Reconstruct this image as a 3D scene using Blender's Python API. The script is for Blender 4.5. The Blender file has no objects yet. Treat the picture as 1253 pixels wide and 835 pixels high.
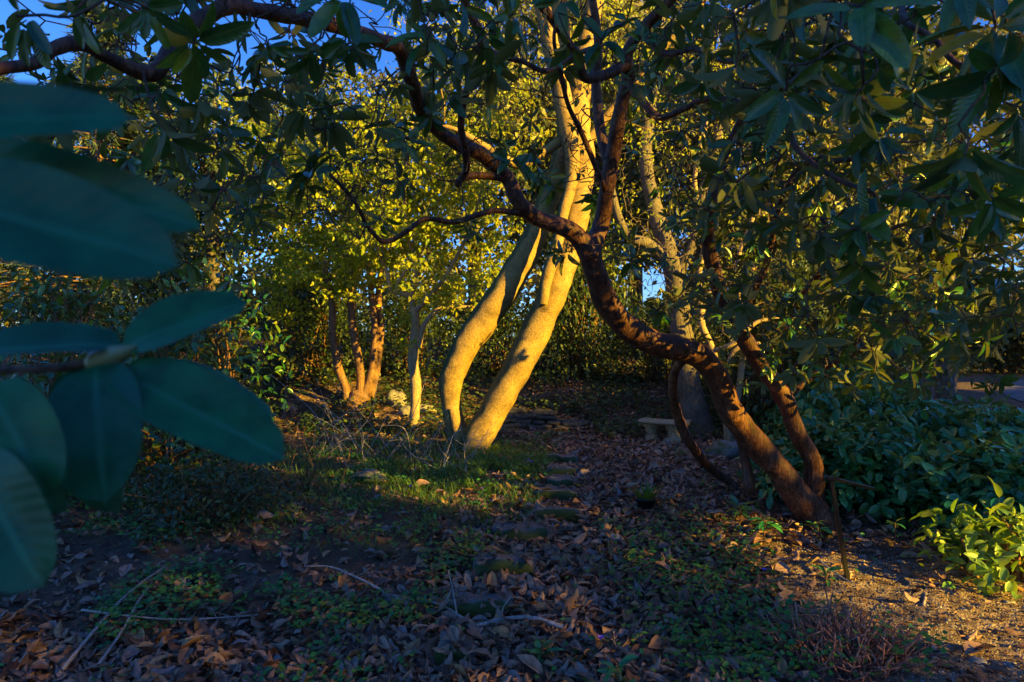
import bpy, math, random
import numpy as np
from mathutils import Vector, noise

random.seed(7); rng = np.random.default_rng(7)
SC = bpy.context.scene
COL = SC.collection
R = math.radians
# ------------------------------------------------------------------ camera, sky, sun, exposure
F = 800.0; CX = 626.5; CY = 417.5; CAMZ = 1.65
cam = bpy.data.cameras.new("camera"); cam.sensor_width = 36; cam.lens = F / 1253 * 36
cam.clip_start = 0.05; cam.clip_end = 2000
cam.dof.use_dof = True; cam.dof.focus_distance = 7.5; cam.dof.aperture_fstop = 5.0
camo = bpy.data.objects.new("camera", cam); COL.objects.link(camo)
camo.location = (0, 0, CAMZ); camo.rotation_euler = (R(90), 0, 0); SC.camera = camo

SUN_AZ = 124.0; SUN_EL = 18.0            # azimuth clockwise from +Y: behind and right of the camera
w = bpy.data.worlds.new("World"); SC.world = w; w.use_nodes = True
nt = w.node_tree; bg = nt.nodes["Background"]
sky = nt.nodes.new("ShaderNodeTexSky"); sky.sky_type = 'NISHITA'; sky.sun_disc = False
sky.sun_elevation = R(SUN_EL); sky.sun_rotation = R(SUN_AZ); sky.air_density = 1.0; sky.dust_density = 0.3; sky.ozone_density = 3.0
hs = nt.nodes.new("ShaderNodeHueSaturation"); hs.inputs['Saturation'].default_value = 1.2
mu = nt.nodes.new('ShaderNodeVectorMath'); mu.operation = 'MULTIPLY'; mu.inputs[1].default_value = (.62, .90, 1.50)
nt.links.new(sky.outputs[0], hs.inputs['Color']); nt.links.new(hs.outputs[0], mu.inputs[0]); nt.links.new(mu.outputs[0], bg.inputs[0])
bg.inputs[1].default_value = 0.051
sl = bpy.data.lights.new("sun", 'SUN'); sl.energy = 5.0; sl.angle = R(0.5); sl.color = (1.0, 0.63, 0.05)
so = bpy.data.objects.new("sun", sl); COL.objects.link(so)
SH = Vector((math.sin(R(SUN_AZ)), math.cos(R(SUN_AZ)), 0)); UH = Vector((-SH.y, SH.x, 0))
sd = Vector((SH.x * math.cos(R(SUN_EL)), SH.y * math.cos(R(SUN_EL)), math.sin(R(SUN_EL))))
so.rotation_euler = (-sd).to_track_quat('-Z', 'Y').to_euler()
vs = SC.view_settings; vs.view_transform = 'Standard'; vs.look = 'None'; vs.gamma = 1; vs.use_curve_mapping = False
vs.exposure = 1.88
cy = SC.cycles; cy.use_denoising = True; cy.max_bounces = 5; cy.diffuse_bounces = 3; cy.glossy_bounces = 2
cy.transmission_bounces = 3; cy.transparent_max_bounces = 4; cy.caustics_reflective = False; cy.caustics_refractive = False
cy.sample_clamp_indirect = 4.0

# ------------------------------------------------------------------ maths helpers
def sm(x, a, b):
    t = min(1, max(0, (x - a) / (b - a))); return t * t * (3 - 2 * t)
def sma(x, a, b):
    t = np.clip((x - a) / (b - a), 0, 1); return t * t * (3 - 2 * t)
def ground(x, y):
    """height of the ground, scalar or arrays"""
    x = np.asarray(x, float); y = np.asarray(y, float)
    z = -0.16 + 0.16 * sma(y, 3, 9)
    rise = 0.75 * sma(y, 11.2, 16.2) + 0.9 * sma(y, 15.5, 30)
    z = z + rise * (1 - sma(x, 3.0, 8.0))
    z = z + 0.10 * sma(-x, 0.6, 2.5) * sma(y, 3.5, 6) + 0.5 * sma(-x, 3.5, 9)
    z = z + 0.030 * np.sin(x * 1.9 + 1.3) * np.sin(y * 1.7 + .4) + 0.015 * np.sin(x * 4.7 + y * 2.9) + 0.010 * np.sin(x * 7.7 - y * 6.1)
    road = sma(x, 6.5, 9.5)
    return z * (1 - road) + road * 0.0
def gz(x, y): return float(ground(x, y))
def P(px, py, Y): return Vector(((px - CX) / F * Y, Y, CAMZ - (py - CY) / F * Y))
def G(px, py):
    """where the ray of that picture point meets the ground"""
    Y = 1.65 * F / max(py - CY, 5)
    for _ in range(12):
        z = gz((px - CX) / F * Y, Y); Y = 0.5 * Y + 0.5 * (CAMZ - z) * F / max(py - CY, 5)
    x = (px - CX) / F * Y
    return Vector((x, Y, gz(x, Y)))
def crom(pts, n):
    pts = np.array(pts, float); out = []
    p = np.vstack([2 * pts[0] - pts[1], pts, 2 * pts[-1] - pts[-2]])
    for i in range(len(pts) - 1):
        a, b, c, d = p[i], p[i+1], p[i+2], p[i+3]
        for k in range(n):
            t = k / n
            out.append(0.5 * ((2*b) + (-a + c)*t + (2*a - 5*b + 4*c - d)*t*t + (-a + 3*b - 3*c + d)*t**3))
    out.append(pts[-1]); return np.array(out)
def nrm(a): return a / np.maximum(np.linalg.norm(a, axis=-1, keepdims=True), 1e-9)

# ------------------------------------------------------------------ object helpers
def tag(o, label=None, cat=None, group=None, kind=None):
    if label: o['label'] = label
    if cat: o['category'] = cat
    if group: o['group'] = group
    if kind: o['kind'] = kind
    return o
def thing(name, label, cat, loc=(0, 0, 0), group=None, kind=None):
    o = bpy.data.objects.new(name, None); COL.objects.link(o); o.location = loc; o.empty_display_size = .1
    return tag(o, label, cat, group, kind)
def mesh(name, V, Fa, mat, parent=None, smooth=True, leafattr=None, origin=None):
    V = np.asarray(V, np.float32); me = bpy.data.meshes.new(name)
    if parent is not None: V = V - np.array(parent.location, np.float32)
    elif origin is not None: V = V - np.array(origin, np.float32)
    if isinstance(Fa, np.ndarray):
        nf, k = Fa.shape
        me.vertices.add(len(V)); me.vertices.foreach_set('co', V.ravel())
        me.loops.add(nf * k); me.loops.foreach_set('vertex_index', Fa.astype(np.int32).ravel())
        me.polygons.add(nf); me.polygons.foreach_set('loop_start', np.arange(0, nf * k, k, dtype=np.int32))
        me.update(calc_edges=True)
    else:
        me.from_pydata([tuple(v) for v in V.tolist()], [], Fa)
    if smooth: me.polygons.foreach_set('use_smooth', [True] * len(me.polygons))
    if leafattr is not None:
        a = me.attributes.new('leaf', 'FLOAT_VECTOR', 'POINT'); a.data.foreach_set('vector', np.asarray(leafattr, np.float32).ravel())
    me.materials.append(mat)
    o = bpy.data.objects.new(name, me); COL.objects.link(o)
    if parent is not None: o.parent = parent
    elif origin is not None: o.location = origin
    return o

class Tubes:
    def __init__(s): s.V = []; s.F = []; s.n = 0
    def add(s, pts, rad, seg=6, bump=0.0, bscale=3.0, cap=True, flare=None):
        pts = np.asarray(pts, float); rad = np.asarray(rad, float); n = len(pts)
        T = np.gradient(pts, axis=0); T = nrm(T)
        up = np.array([0, 0, 1.0]) if abs(T[0][2]) < .9 else np.array([1.0, 0, 0])
        A = np.cross(T[0], up); A /= np.linalg.norm(A)
        ang = np.linspace(0, 2 * math.pi, seg, endpoint=False); ca, sa = np.cos(ang), np.sin(ang)
        rings = []
        for i in range(n):
            A = A - T[i] * A.dot(T[i]); A /= max(np.linalg.norm(A), 1e-9); B = np.cross(T[i], A)
            D = np.outer(ca, A) + np.outer(sa, B); r = np.full(seg, rad[i])
            if bump:
                for k in range(seg):
                    q = pts[i] + D[k] * rad[i]
                    r[k] *= 1 + bump * (noise.noise(Vector(q * bscale)) + .45 * noise.noise(Vector(q * bscale * 2.7)))
            rings.append(pts[i] + D * r[:, None])
        s.V.append(np.vstack(rings))
        i = np.arange(n - 1)[:, None] * seg; k = np.arange(seg)[None, :]; k2 = (k + 1) % seg
        f = np.stack([i + k, i + k2, i + seg + k2, i + seg + k], -1).reshape(-1, 4) + s.n
        s.F.append(f)
        s.n += n * seg
        if cap:
            s.V.append((pts[-1] + T[-1] * rad[-1] * .6)[None]); base = s.n - seg
            a = np.arange(seg); s.F.append(np.stack([base + a, base + (a + 1) % seg, np.full(seg, s.n), np.full(seg, s.n)], -1)); s.n += 1
    def build(s, name, mat, parent=None, origin=None):
        V = np.vstack(s.V); Fq = np.vstack(s.F)
        tri = Fq[:, 2] == Fq[:, 3]
        if tri.any():
            fl = [tuple(q) for q in Fq[~tri].tolist()] + [tuple(q[:3]) for q in Fq[tri].tolist()]
            return mesh(name, V, fl, mat, parent, origin=origin)
        return mesh(name, V, Fq, mat, parent, origin=origin)

def leaf_template(nx, ny, fold=.25, curl=.15, power=.85, sharp=.8, wave=0.0):
    V = []; A = []; Fc = []
    for j in range(ny + 1):
        t = j / ny; wd = max(0.03, math.sin(math.pi * min(1, t ** power)) ** sharp)
        for i in range(nx + 1):
            s = -1 + 2 * i / nx
            x = s * wd * .5; z = fold * abs(s) * wd * .5 - curl * t * t + wave * math.sin(t * 9 + s * 2) * wd
            V.append((x, t, z)); A.append((s, t))
    for j in range(ny):
        for i in range(nx):
            a = j * (nx + 1) + i; Fc.append((a, a + 1, a + nx + 2, a + nx + 1))
    return np.array(V, float), np.array(Fc), np.array(A, float)
L_RH = leaf_template(2, 6, .28, .22, .92, .50)
L_RN = leaf_template(4, 18, .20, .14, .94, .40, .012)
L_SM = leaf_template(2, 3, .35, .18, .8, .8)
L_BG = leaf_template(1, 2, 0, .15, .8, .8)
L_DRY1 = leaf_template(2, 5, .45, .22, .9, .7, .05)
L_DRY2 = leaf_template(2, 5, -.8, -.15, .9, .75, .08)
L_GR = leaf_template(1, 3, 0, .35, 1.0, .5)
L_RND = leaf_template(2, 3, .25, .1, 1.0, .5)

def leaves(name, mat, parent, pos, tip, nor, length, width, tpl=L_RH, origin=None, rnd=None):
    """many leaves of one plant in one mesh"""
    T, Fc, A = tpl; pos = np.asarray(pos, float); N = len(pos)
    y = nrm(np.asarray(tip, float)); x = nrm(np.cross(y, np.asarray(nor, float))); z = np.cross(x, y)
    length = np.broadcast_to(length, (N,)); width = np.broadcast_to(width, (N,))
    V = (pos[:, None] + x[:, None] * (T[None, :, 0:1] * width[:, None, None]) + y[:, None] * (T[None, :, 1:2] * length[:, None, None])
         + z[:, None] * (T[None, :, 2:3] * np.where(True, length[:, None, None] * .6 + width[:, None, None] * .4, 0)))
    k = len(T); f = (Fc[None] + (np.arange(N) * k)[:, None, None]).reshape(-1, 4)
    if rnd is None: rnd = rng.random(N)
    at = np.concatenate([np.broadcast_to(A[None], (N, k, 2)), np.broadcast_to(rnd[:, None, None], (N, k, 1))], -1)
    return mesh(name, V.reshape(-1, 3), f, mat, parent, leafattr=at.reshape(-1, 3), origin=origin)

# ------------------------------------------------------------------ materials
def mat_base(name):
    m = bpy.data.materials.new(name); m.use_nodes = True; t = m.node_tree; t.nodes.clear()
    out = t.nodes.new("ShaderNodeOutputMaterial"); p = t.nodes.new("ShaderNodeBsdfPrincipled")
    t.links.new(p.outputs[0], out.inputs[0]); return m, t, p, out
def ramp(t, fac, stops):
    r = t.nodes.new("ShaderNodeValToRGB"); e = r.color_ramp.elements
    while len(e) < len(stops): e.new(.5)
    for el, (ps, c) in zip(e, stops): el.position = ps; el.color = (*c, 1)
    t.links.new(fac, r.inputs[0]); return r.outputs[0]
def mixc(t, fac, a, b):
    m = t.nodes.new("ShaderNodeMix"); m.data_type = 'RGBA'
    for sck, v in ((m.inputs[0], fac), (m.inputs[6], a), (m.inputs[7], b)):
        if hasattr(v, 'is_linked'): t.links.new(v, sck)
        elif isinstance(v, (int, float)): sck.default_value = v
        else: sck.default_value = (*v, 1)
    return m.outputs[2]
def leaf_mat(name, cols, under=None, rough=.38, transl=.3, rib=None, spec=.5, trcol=None, vein=.25):
    m, t, p, out = mat_base(name)
    at = t.nodes.new("ShaderNodeAttribute"); at.attribute_name = 'leaf'
    sp = t.nodes.new("ShaderNodeSeparateXYZ"); t.links.new(at.outputs['Vector'], sp.inputs[0])
    n = len(cols); c = ramp(t, sp.outputs[2], [(i / max(1, n - 1), q) for i, q in enumerate(cols)])
    tc = t.nodes.new("ShaderNodeTexCoord"); nz = t.nodes.new("ShaderNodeTexNoise"); nz.inputs['Scale'].default_value = 35; nz.inputs['Detail'].default_value = 3
    t.links.new(tc.outputs['Object'], nz.inputs['Vector'])
    mr = t.nodes.new("ShaderNodeMapRange"); mr.inputs[1].default_value = .3; mr.inputs[2].default_value = .7; mr.inputs[3].default_value = .65; mr.inputs[4].default_value = 1.2
    t.links.new(nz.outputs[0], mr.inputs[0])
    vm = t.nodes.new("ShaderNodeVectorMath"); vm.operation = 'SCALE'; t.links.new(c, vm.inputs[0]); t.links.new(mr.outputs[0], vm.inputs['Scale']); c = vm.outputs[0]
    if rib:
        ab = t.nodes.new("ShaderNodeMath"); ab.operation = 'ABSOLUTE'; t.links.new(sp.outputs[0], ab.inputs[0])
        mr2 = t.nodes.new("ShaderNodeMapRange"); mr2.inputs[1].default_value = .02; mr2.inputs[2].default_value = .12; mr2.inputs[3].default_value = .75; mr2.inputs[4].default_value = 0
        t.links.new(ab.outputs[0], mr2.inputs[0]); c = mixc(t, mr2.outputs[0], c, rib)
        # side veins as a bump: sin along the leaf, swept towards the tip
        ml = t.nodes.new("ShaderNodeMath"); ml.operation = 'MULTIPLY_ADD'; t.links.new(ab.outputs[0], ml.inputs[0]); ml.inputs[1].default_value = -14; 
        m2 = t.nodes.new("ShaderNodeMath"); m2.operation = 'MULTIPLY'; t.links.new(sp.outputs[1], m2.inputs[0]); m2.inputs[1].default_value = 75; t.links.new(m2.outputs[0], ml.inputs[2])
        si = t.nodes.new("ShaderNodeMath"); si.operation = 'SINE'; t.links.new(ml.outputs[0], si.inputs[0])
        bm = t.nodes.new("ShaderNodeBump"); bm.inputs['Strength'].default_value = vein; bm.inputs['Distance'].default_value = .001
        t.links.new(si.outputs[0], bm.inputs['Height']); t.links.new(bm.outputs[0], p.inputs['Normal'])
    if under:
        g = t.nodes.new("ShaderNodeNewGeometry"); c2 = mixc(t, g.outputs['Backfacing'], c, under)
        rr = t.nodes.new("ShaderNodeMapRange"); t.links.new(g.outputs['Backfacing'], rr.inputs[0]); rr.inputs[3].default_value = rough; rr.inputs[4].default_value = .75
        t.links.new(rr.outputs[0], p.inputs['Roughness']); c = c2
    else: p.inputs['Roughness'].default_value = rough
    t.links.new(c, p.inputs['Base Color']); p.inputs['Specular IOR Level'].default_value = spec
    if transl:
        tr = t.nodes.new("ShaderNodeBsdfTranslucent")
        t.links.new(mixc(t, .5, c, trcol or cols[-1]), tr.inputs[0])
        ms = t.nodes.new("ShaderNodeMixShader"); ms.inputs[0].default_value = transl
        t.links.new(p.outputs[0], ms.inputs[1]); t.links.new(tr.outputs[0], ms.inputs[2]); t.links.new(ms.outputs[0], out.inputs[0])
    return m
def noise_mat(name, stops, scale=8, rough=.8, bump=.3, bdist=.01, stretch=(1, 1, 1), moss=None, mossdir=(-.6, .1, .75), detail=8, scale2=None, spec=.3):
    m, t, p, out = mat_base(name)
    tc = t.nodes.new("ShaderNodeTexCoord"); mp = t.nodes.new("ShaderNodeMapping"); mp.inputs['Scale'].default_value = stretch
    t.links.new(tc.outputs['Object'], mp.inputs[0])
    nz = t.nodes.new("ShaderNodeTexNoise"); nz.inputs['Scale'].default_value = scale; nz.inputs['Detail'].default_value = detail; nz.inputs['Roughness'].default_value = .65
    t.links.new(mp.outputs[0], nz.inputs['Vector']); c = ramp(t, nz.outputs[0], stops)
    nb = t.nodes.new("ShaderNodeTexNoise"); nb.inputs['Scale'].default_value = scale2 or scale * 4; nb.inputs['Detail'].default_value = 8; t.links.new(mp.outputs[0], nb.inputs['Vector'])
    vm = t.nodes.new("ShaderNodeVectorMath"); vm.operation = 'SCALE'
    mr = t.nodes.new("ShaderNodeMapRange"); mr.inputs[1].default_value = .3; mr.inputs[2].default_value = .7; mr.inputs[3].default_value = .6; mr.inputs[4].default_value = 1.25
    t.links.new(nb.outputs[0], mr.inputs[0]); t.links.new(c, vm.inputs[0]); t.links.new(mr.outputs[0], vm.inputs['Scale']); c = vm.outputs[0]
    if moss:
        g = t.nodes.new("ShaderNodeNewGeometry"); dt = t.nodes.new("ShaderNodeVectorMath"); dt.operation = 'DOT_PRODUCT'; dt.inputs[1].default_value = mossdir
        t.links.new(g.outputs['Normal'], dt.inputs[0])
        ad = t.nodes.new("ShaderNodeMath"); ad.operation = 'MULTIPLY_ADD'; t.links.new(nz.outputs[0], ad.inputs[0]); ad.inputs[1].default_value = 1.6; t.links.new(dt.outputs['Value'], ad.inputs[2])
        mm = t.nodes.new("ShaderNodeMapRange"); mm.inputs[1].default_value = 1.15; mm.inputs[2].default_value = 1.45; t.links.new(ad.outputs[0], mm.inputs[0])
        c = mixc(t, mm.outputs[0], c, moss)
    t.links.new(c, p.inputs['Base Color']); p.inputs['Roughness'].default_value = rough; p.inputs['Specular IOR Level'].default_value = spec
    b = t.nodes.new("ShaderNodeBump"); b.inputs['Strength'].default_value = bump; b.inputs['Distance'].default_value = bdist
    sm_ = t.nodes.new("ShaderNodeMath"); sm_.operation = 'ADD'; t.links.new(nz.outputs[0], sm_.inputs[0]); t.links.new(nb.outputs[0], sm_.inputs[1])
    t.links.new(sm_.outputs[0], b.inputs['Height']); t.links.new(b.outputs[0], p.inputs['Normal'])
    return m

M = {}
M['rh'] = leaf_mat('rhododendron_leaf', [(.012, .085, .028), (.024, .135, .038), (.055, .185, .025), (.135, .215, .014)], (.115, .135, .030), .23, .24, (.14, .21, .06), .7, (.36, .36, .02))
M['rhn'] = leaf_mat('rhododendron_leaf_near', [(.004, .11, .048), (.006, .14, .052), (.010, .16, .045)], (.03, .10, .04), .36, .12, (.03, .20, .10), .38, (.10, .20, .03), .09)
M['gold'] = leaf_mat('small_tree_leaf', [(.10, .19, .008), (.20, .30, .01), (.38, .42, .015), (.55, .52, .03)], None, .4, .48, None, .45, (.72, .66, .03))
M['bg'] = leaf_mat('thicket_leaf', [(.02, .045, .02), (.035, .07, .022), (.06, .10, .025), (.10, .13, .03)], None, .4, .2, None, .45, (.2, .22, .02))
M['bgb'] = leaf_mat('woodland_leaf', [(.05, .07, .04), (.09, .12, .05), (.18, .19, .06), (.30, .27, .08)], None, .45, .25, None, .4, (.35, .32, .05))
M['conifer'] = leaf_mat('conifer_needles', [(.02, .05, .035), (.05, .09, .06), (.09, .13, .08)], None, .6, .1)
M['laurel'] = leaf_mat('laurel_leaf', [(.012, .16, .065), (.022, .23, .08), (.045, .28, .07), (.12, .30, .035)], (.10, .18, .05), .24, .24, (.12, .24, .08), .75, (.30, .42, .03))
M['laurel_lit'] = leaf_mat('laurel_leaf_lit', [(.07, .20, .03), (.16, .30, .03), (.30, .40, .03)], None, .32, .35, (.3, .4, .1), .5, (.5, .6, .03))  # laurel leaf colour yellowed and brightened to stand for sunlight on it
M['cover'] = leaf_mat('groundcover_leaf', [(.018, .16, .035), (.035, .21, .04), (.07, .26, .035), (.16, .28, .02)], None, .42, .25)
M['grass'] = leaf_mat('grass_blade', [(.05, .15, .015), (.10, .22, .02), (.18, .28, .03)], None, .5, .3)
M['dry'] = leaf_mat('fallen_leaf', [(.08, .04, .03), (.20, .10, .06), (.34, .19, .12), (.46, .28, .18), (.30, .22, .20), (.55, .30, .13), (.13, .07, .045)], None, .6, .12, (.12, .07, .04), .35)
M['bark_rh'] = noise_mat('rhododendron_bark', [(.3, (.035, .015, .010)), (.5, (.12, .048, .026)), (.72, (.26, .12, .065))], 11, .48, .6, .014, (1.6, 1.6, .45), moss=(.05, .055, .03), mossdir=(-.5, .3, .5))
M['twig_rh'] = noise_mat('rhododendron_twig', [(.3, (.05, .03, .02)), (.7, (.15, .09, .06))], 20, .75, .5, .004)
M['bark_pale'] = noise_mat('smooth_pale_bark', [(.28, (.12, .08, .03)), (.45, (.29, .19, .055)), (.62, (.38, .26, .08)), (.8, (.46, .35, .13))], 3.5, .75, .55, .014, (1, 1, 1), moss=(.055, .07, .018), mossdir=(-.78, .15, .60), scale2=42)
M['bark_brown'] = noise_mat('brown_bark', [(.3, (.12, .06, .03)), (.7, (.32, .18, .09))], 10, .8, .6, .01, (2, 2, .5))
M['bark_tan'] = noise_mat('tan_bark', [(.3, (.26, .18, .09)), (.7, (.48, .36, .18))], 12, .8, .6, .008, (2, 2, .6))
M['bark_grey'] = noise_mat('grey_bark', [(.3, (.09, .075, .06)), (.7, (.24, .20, .15))], 14, .85, .8, .015, (2, 2, .4))
M['stone'] = noise_mat('garden_stone', [(.3, (.13, .12, .10)), (.5, (.24, .22, .18)), (.7, (.36, .33, .28))], 9, .85, .6, .01, moss=(.07, .09, .025), mossdir=(-.4, -.2, .35))
M['slate'] = noise_mat('slate_step', [(.3, (.07, .075, .075)), (.7, (.18, .18, .17))], 8, .6, .5, .008, (1, 1, 3), moss=(.040, .065, .014), mossdir=(-.1, -.85, .0))
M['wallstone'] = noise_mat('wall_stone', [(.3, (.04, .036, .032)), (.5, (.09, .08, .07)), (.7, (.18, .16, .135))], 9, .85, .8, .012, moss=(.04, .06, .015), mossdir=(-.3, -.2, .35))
M['bench'] = noise_mat('cast_stone', [(.3, (.26, .20, .11)), (.5, (.42, .33, .19)), (.75, (.56, .46, .28))], 14, .85, .5, .006)
M['stick'] = noise_mat('dry_stick', [(.3, (.22, .19, .17)), (.7, (.52, .47, .42))], 25, .8, .4, .003)
M['stickb'] = noise_mat('brown_stalk', [(.3, (.12, .055, .02)), (.7, (.34, .18, .07))], 25, .8, .4, .003)
M['asphalt'] = noise_mat('asphalt', [(.35, (.10, .10, .10)), (.65, (.17, .165, .16))], 3, .85, .3, .004, scale2=120)
M['pebble'] = noise_mat('pebble', [(.3, (.14, .13, .12)), (.7, (.40, .37, .33))], 12, .75, .3, .004)
m, t, p, _o = mat_base('black_metal'); p.inputs['Base Color'].default_value = (.022, .02, .018, 1); p.inputs['Metallic'].default_value = .4; p.inputs['Roughness'].default_value = .38; M['metal'] = m
m, t, p, _o = mat_base('black_plastic'); p.inputs['Base Color'].default_value = (.012, .012, .013, 1); p.inputs['Roughness'].default_value = .5; M['plastic'] = m
m, t, p, _o = mat_base('purple_petal'); p.inputs['Base Color'].default_value = (.32, .14, .6, 1); p.inputs['Roughness'].default_value = .5; M['petal'] = m
m, t, p, _o = mat_base('leaf_bud'); p.inputs['Base Color'].default_value = (.22, .24, .10, 1); p.inputs['Roughness'].default_value = .45; M['bud'] = m

# ------------------------------------------------------------------ setting: ground and road
def axis(a, b, n, far, m_):
    core = np.linspace(a, b, n); k = np.geomspace(1, far, m_)
    return np.concatenate([(a - k)[::-1], core, b + k])
xs = axis(-9, 12, 300, 900, 22); ys = axis(0, 20, 300, 900, 24)
Xg, Yg = np.meshgrid(xs, ys); Zg = ground(Xg, Yg)
near = (Yg < 16) & (Yg > 0) & (np.abs(Xg) < 10)
Zg = Zg + np.where(near, rng.normal(0, .006, Zg.shape), 0)
nxg = len(xs); i = np.arange(len(ys) - 1)[:, None] * nxg + np.arange(nxg - 1)[None]
soil = noise_mat('garden_soil', [(.25, (.06, .038, .024)), (.5, (.12, .078, .046)), (.7, (.22, .15, .09))], 3.2, .9, 1.0, .03, scale2=45)
go = mesh('ground', np.stack([Xg, Yg, Zg], -1).reshape(-1, 3), np.stack([i, i + 1, i + nxg + 1, i + nxg], -1).reshape(-1, 4), soil)
tag(go, kind='structure')
def soilpatch(x, y):   # bare soil at the lower right
    return sma(x - (.35 + .28 * y), .0, .45) * (1 - sma(y, 4.9, 5.8))
gx, gy = np.meshgrid(np.linspace(.9, 5.4, 150), np.linspace(1.5, 6.0, 150)); gzz = ground(gx, gy) + rng.normal(0, .004, gx.shape) + np.where(soilpatch(gx, gy) * 2 + .5 * np.sin(gx * 9 + gy * 4) * np.sin(gy * 11) > .9, .014, -.03)
ii = np.arange(149)[:, None] * 150 + np.arange(149)[None]
tag(mesh('bare_soil', np.stack([gx, gy, gzz], -1).reshape(-1, 3), np.stack([ii, ii + 1, ii + 151, ii + 150], -1).reshape(-1, 4), noise_mat('sandy_soil', [(.30, (.07, .045, .028)), (.5, (.22, .15, .09)), (.68, (.52, .38, .24))], 9, .9, 1.0, .02, scale2=70)), kind='structure')
def ribbon(name, pts, wd, mat, dz):
    c = crom(pts, 14); T = nrm(np.gradient(c, axis=0)); Nn = np.stack([-T[:, 1], T[:, 0]], -1)
    V = []
    for k in range(len(c)):
        for s in np.linspace(-1, 1, 7): V.append((c[k][0] + Nn[k][0] * s * wd, c[k][1] + Nn[k][1] * s * wd, dz + .03 * (1 - s * s)))
    Fq = [(a * 7 + b, a * 7 + b + 1, a * 7 + b + 8, a * 7 + b + 7) for a in range(len(c) - 1) for b in range(6)]
    return mesh(name, V, Fq, mat)
tag(ribbon('road', [(15, -30), (15.5, -5), (17, 8), (21, 18), (31, 26), (60, 31)], 6.0, M['asphalt'], .02), kind='structure')

# ------------------------------------------------------------------ growing twigs towards targets
class Net:
    def __init__(s): s.p = []; s.r = []; s.tubes = Tubes(); s.arr = None
    def branch(s, pts, rad, seg=10, n=7, bump=.12, bscale=5.0):
        c = crom(pts, n); rr = crom(np.stack([rad, rad], -1), n)[:, 0]
        s.tubes.add(c, np.maximum(rr, .002), seg, bump, bscale); s.p += list(c); s.r += list(rr)
        return c
    def grow(s, targets, wig=.10, seg=5, rend=.0025, steps=5, k_len=.007, ratio=.6, rmax=.03):
        """join every target to the nearest wood; returns end directions"""
        Pn = np.array(s.p); Rn = np.array(s.r); targets = np.array(targets, float)
        cap = len(Pn) + len(targets) * (steps + 1); P2 = np.empty((cap, 3)); R2 = np.empty(cap); P2[:len(Pn)] = Pn; R2[:len(Rn)] = Rn; n = len(Pn)
        d0 = np.array([np.min(np.sum((Pn - q) ** 2, -1)) for q in targets]); order = np.argsort(d0); dirs = np.zeros_like(targets)
        for ti in order:
            q = targets[ti]; d = np.sqrt(np.sum((P2[:n] - q) ** 2, -1)) - 2.0 * np.minimum(R2[:n], .04); j = int(np.argmin(d))
            a = P2[j]; L = np.linalg.norm(q - a)
            if L < 1e-3: continue
            ra = min(R2[j] * ratio, .003 + k_len * L, rmax); ra = max(ra, rend * 1.1)
            tt = np.linspace(0, 1, steps + 1)[:, None]; path = a + (q - a) * tt
            off = rng.normal(0, wig * L, (steps + 1, 3)); off[0] = 0; off[-1] = 0
            path = path + off * np.sin(tt * math.pi); path[:, 2] += .10 * L * np.sin(tt[:, 0] * math.pi)
            c = crom(path, 2); rr = np.linspace(ra, rend, len(c)); s.tubes.add(c, rr, seg, cap=False)
            P2[n:n + steps] = path[1:]; R2[n:n + steps] = np.linspace(ra, rend, steps + 1)[1:]; n += steps
            dirs[ti] = path[-1] - path[-2]
        s.p = list(P2[:n]); s.r = list(R2[:n])
        return nrm(dirs)
def whorls(ends, dirs, nmin=6, nmax=9, droop=.45, up=.35, lo=.085, hi=.175, asp=.34):
    """rings of leaves at the twig ends: pos, tip, normal, length, width"""
    ps, tp, no, ln, wd = [], [], [], [], []
    for q, d in zip(ends, dirs):
        q = np.array(q, float); d = np.array(d) + np.array([0, 0, up]); d /= np.linalg.norm(d)
        a = np.cross(d, [0.3, .9, .1]); a /= np.linalg.norm(a); b = np.cross(d, a); n = random.randint(nmin, nmax); ph = random.random() * 6.28
        for k in range(n):
            an = ph + k * 6.283 / n + random.uniform(-.35, .35); rad = a * math.cos(an) + b * math.sin(an)
            tip = rad + d * random.uniform(-.3, .8) + np.array([0, 0, -droop * random.uniform(.2, 1.5)])
            tip /= np.linalg.norm(tip); nn = d - tip * d.dot(tip) + rng.normal(0, .38, 3)
            L = random.uniform(lo, hi) * (.85 + .3 * math.sin(ph * 3)); ps.append(q - d * random.uniform(0, .035) + tip * random.uniform(.008, .022)); tp.append(tip); no.append(nn); ln.append(L); wd.append(L * random.uniform(asp * .85, asp * 1.15))
    return [np.array(v) for v in (ps, tp, no, ln, wd)]
def scatter_px(x0, x1, y0, y1, Y0, Y1, n, fn=None):
    out = []
    while len(out) < n:
        q = P(random.uniform(x0, x1), random.uniform(y0, y1), random.uniform(Y0, Y1))
        if fn is None or fn(q): out.append(q)
    return out
def rad_px(w_, Y): return w_ / 2 / F * Y
def trace(net, pts, seg=10, n=7, bump=.12, bscale=5):
    """pts: (px, py, depth, width in px)"""
    return net.branch([P(a, b, Y) for a, b, Y, w_ in pts], [rad_px(w_, Y) for a, b, Y, w_ in pts], seg, n, bump, bscale)

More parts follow.
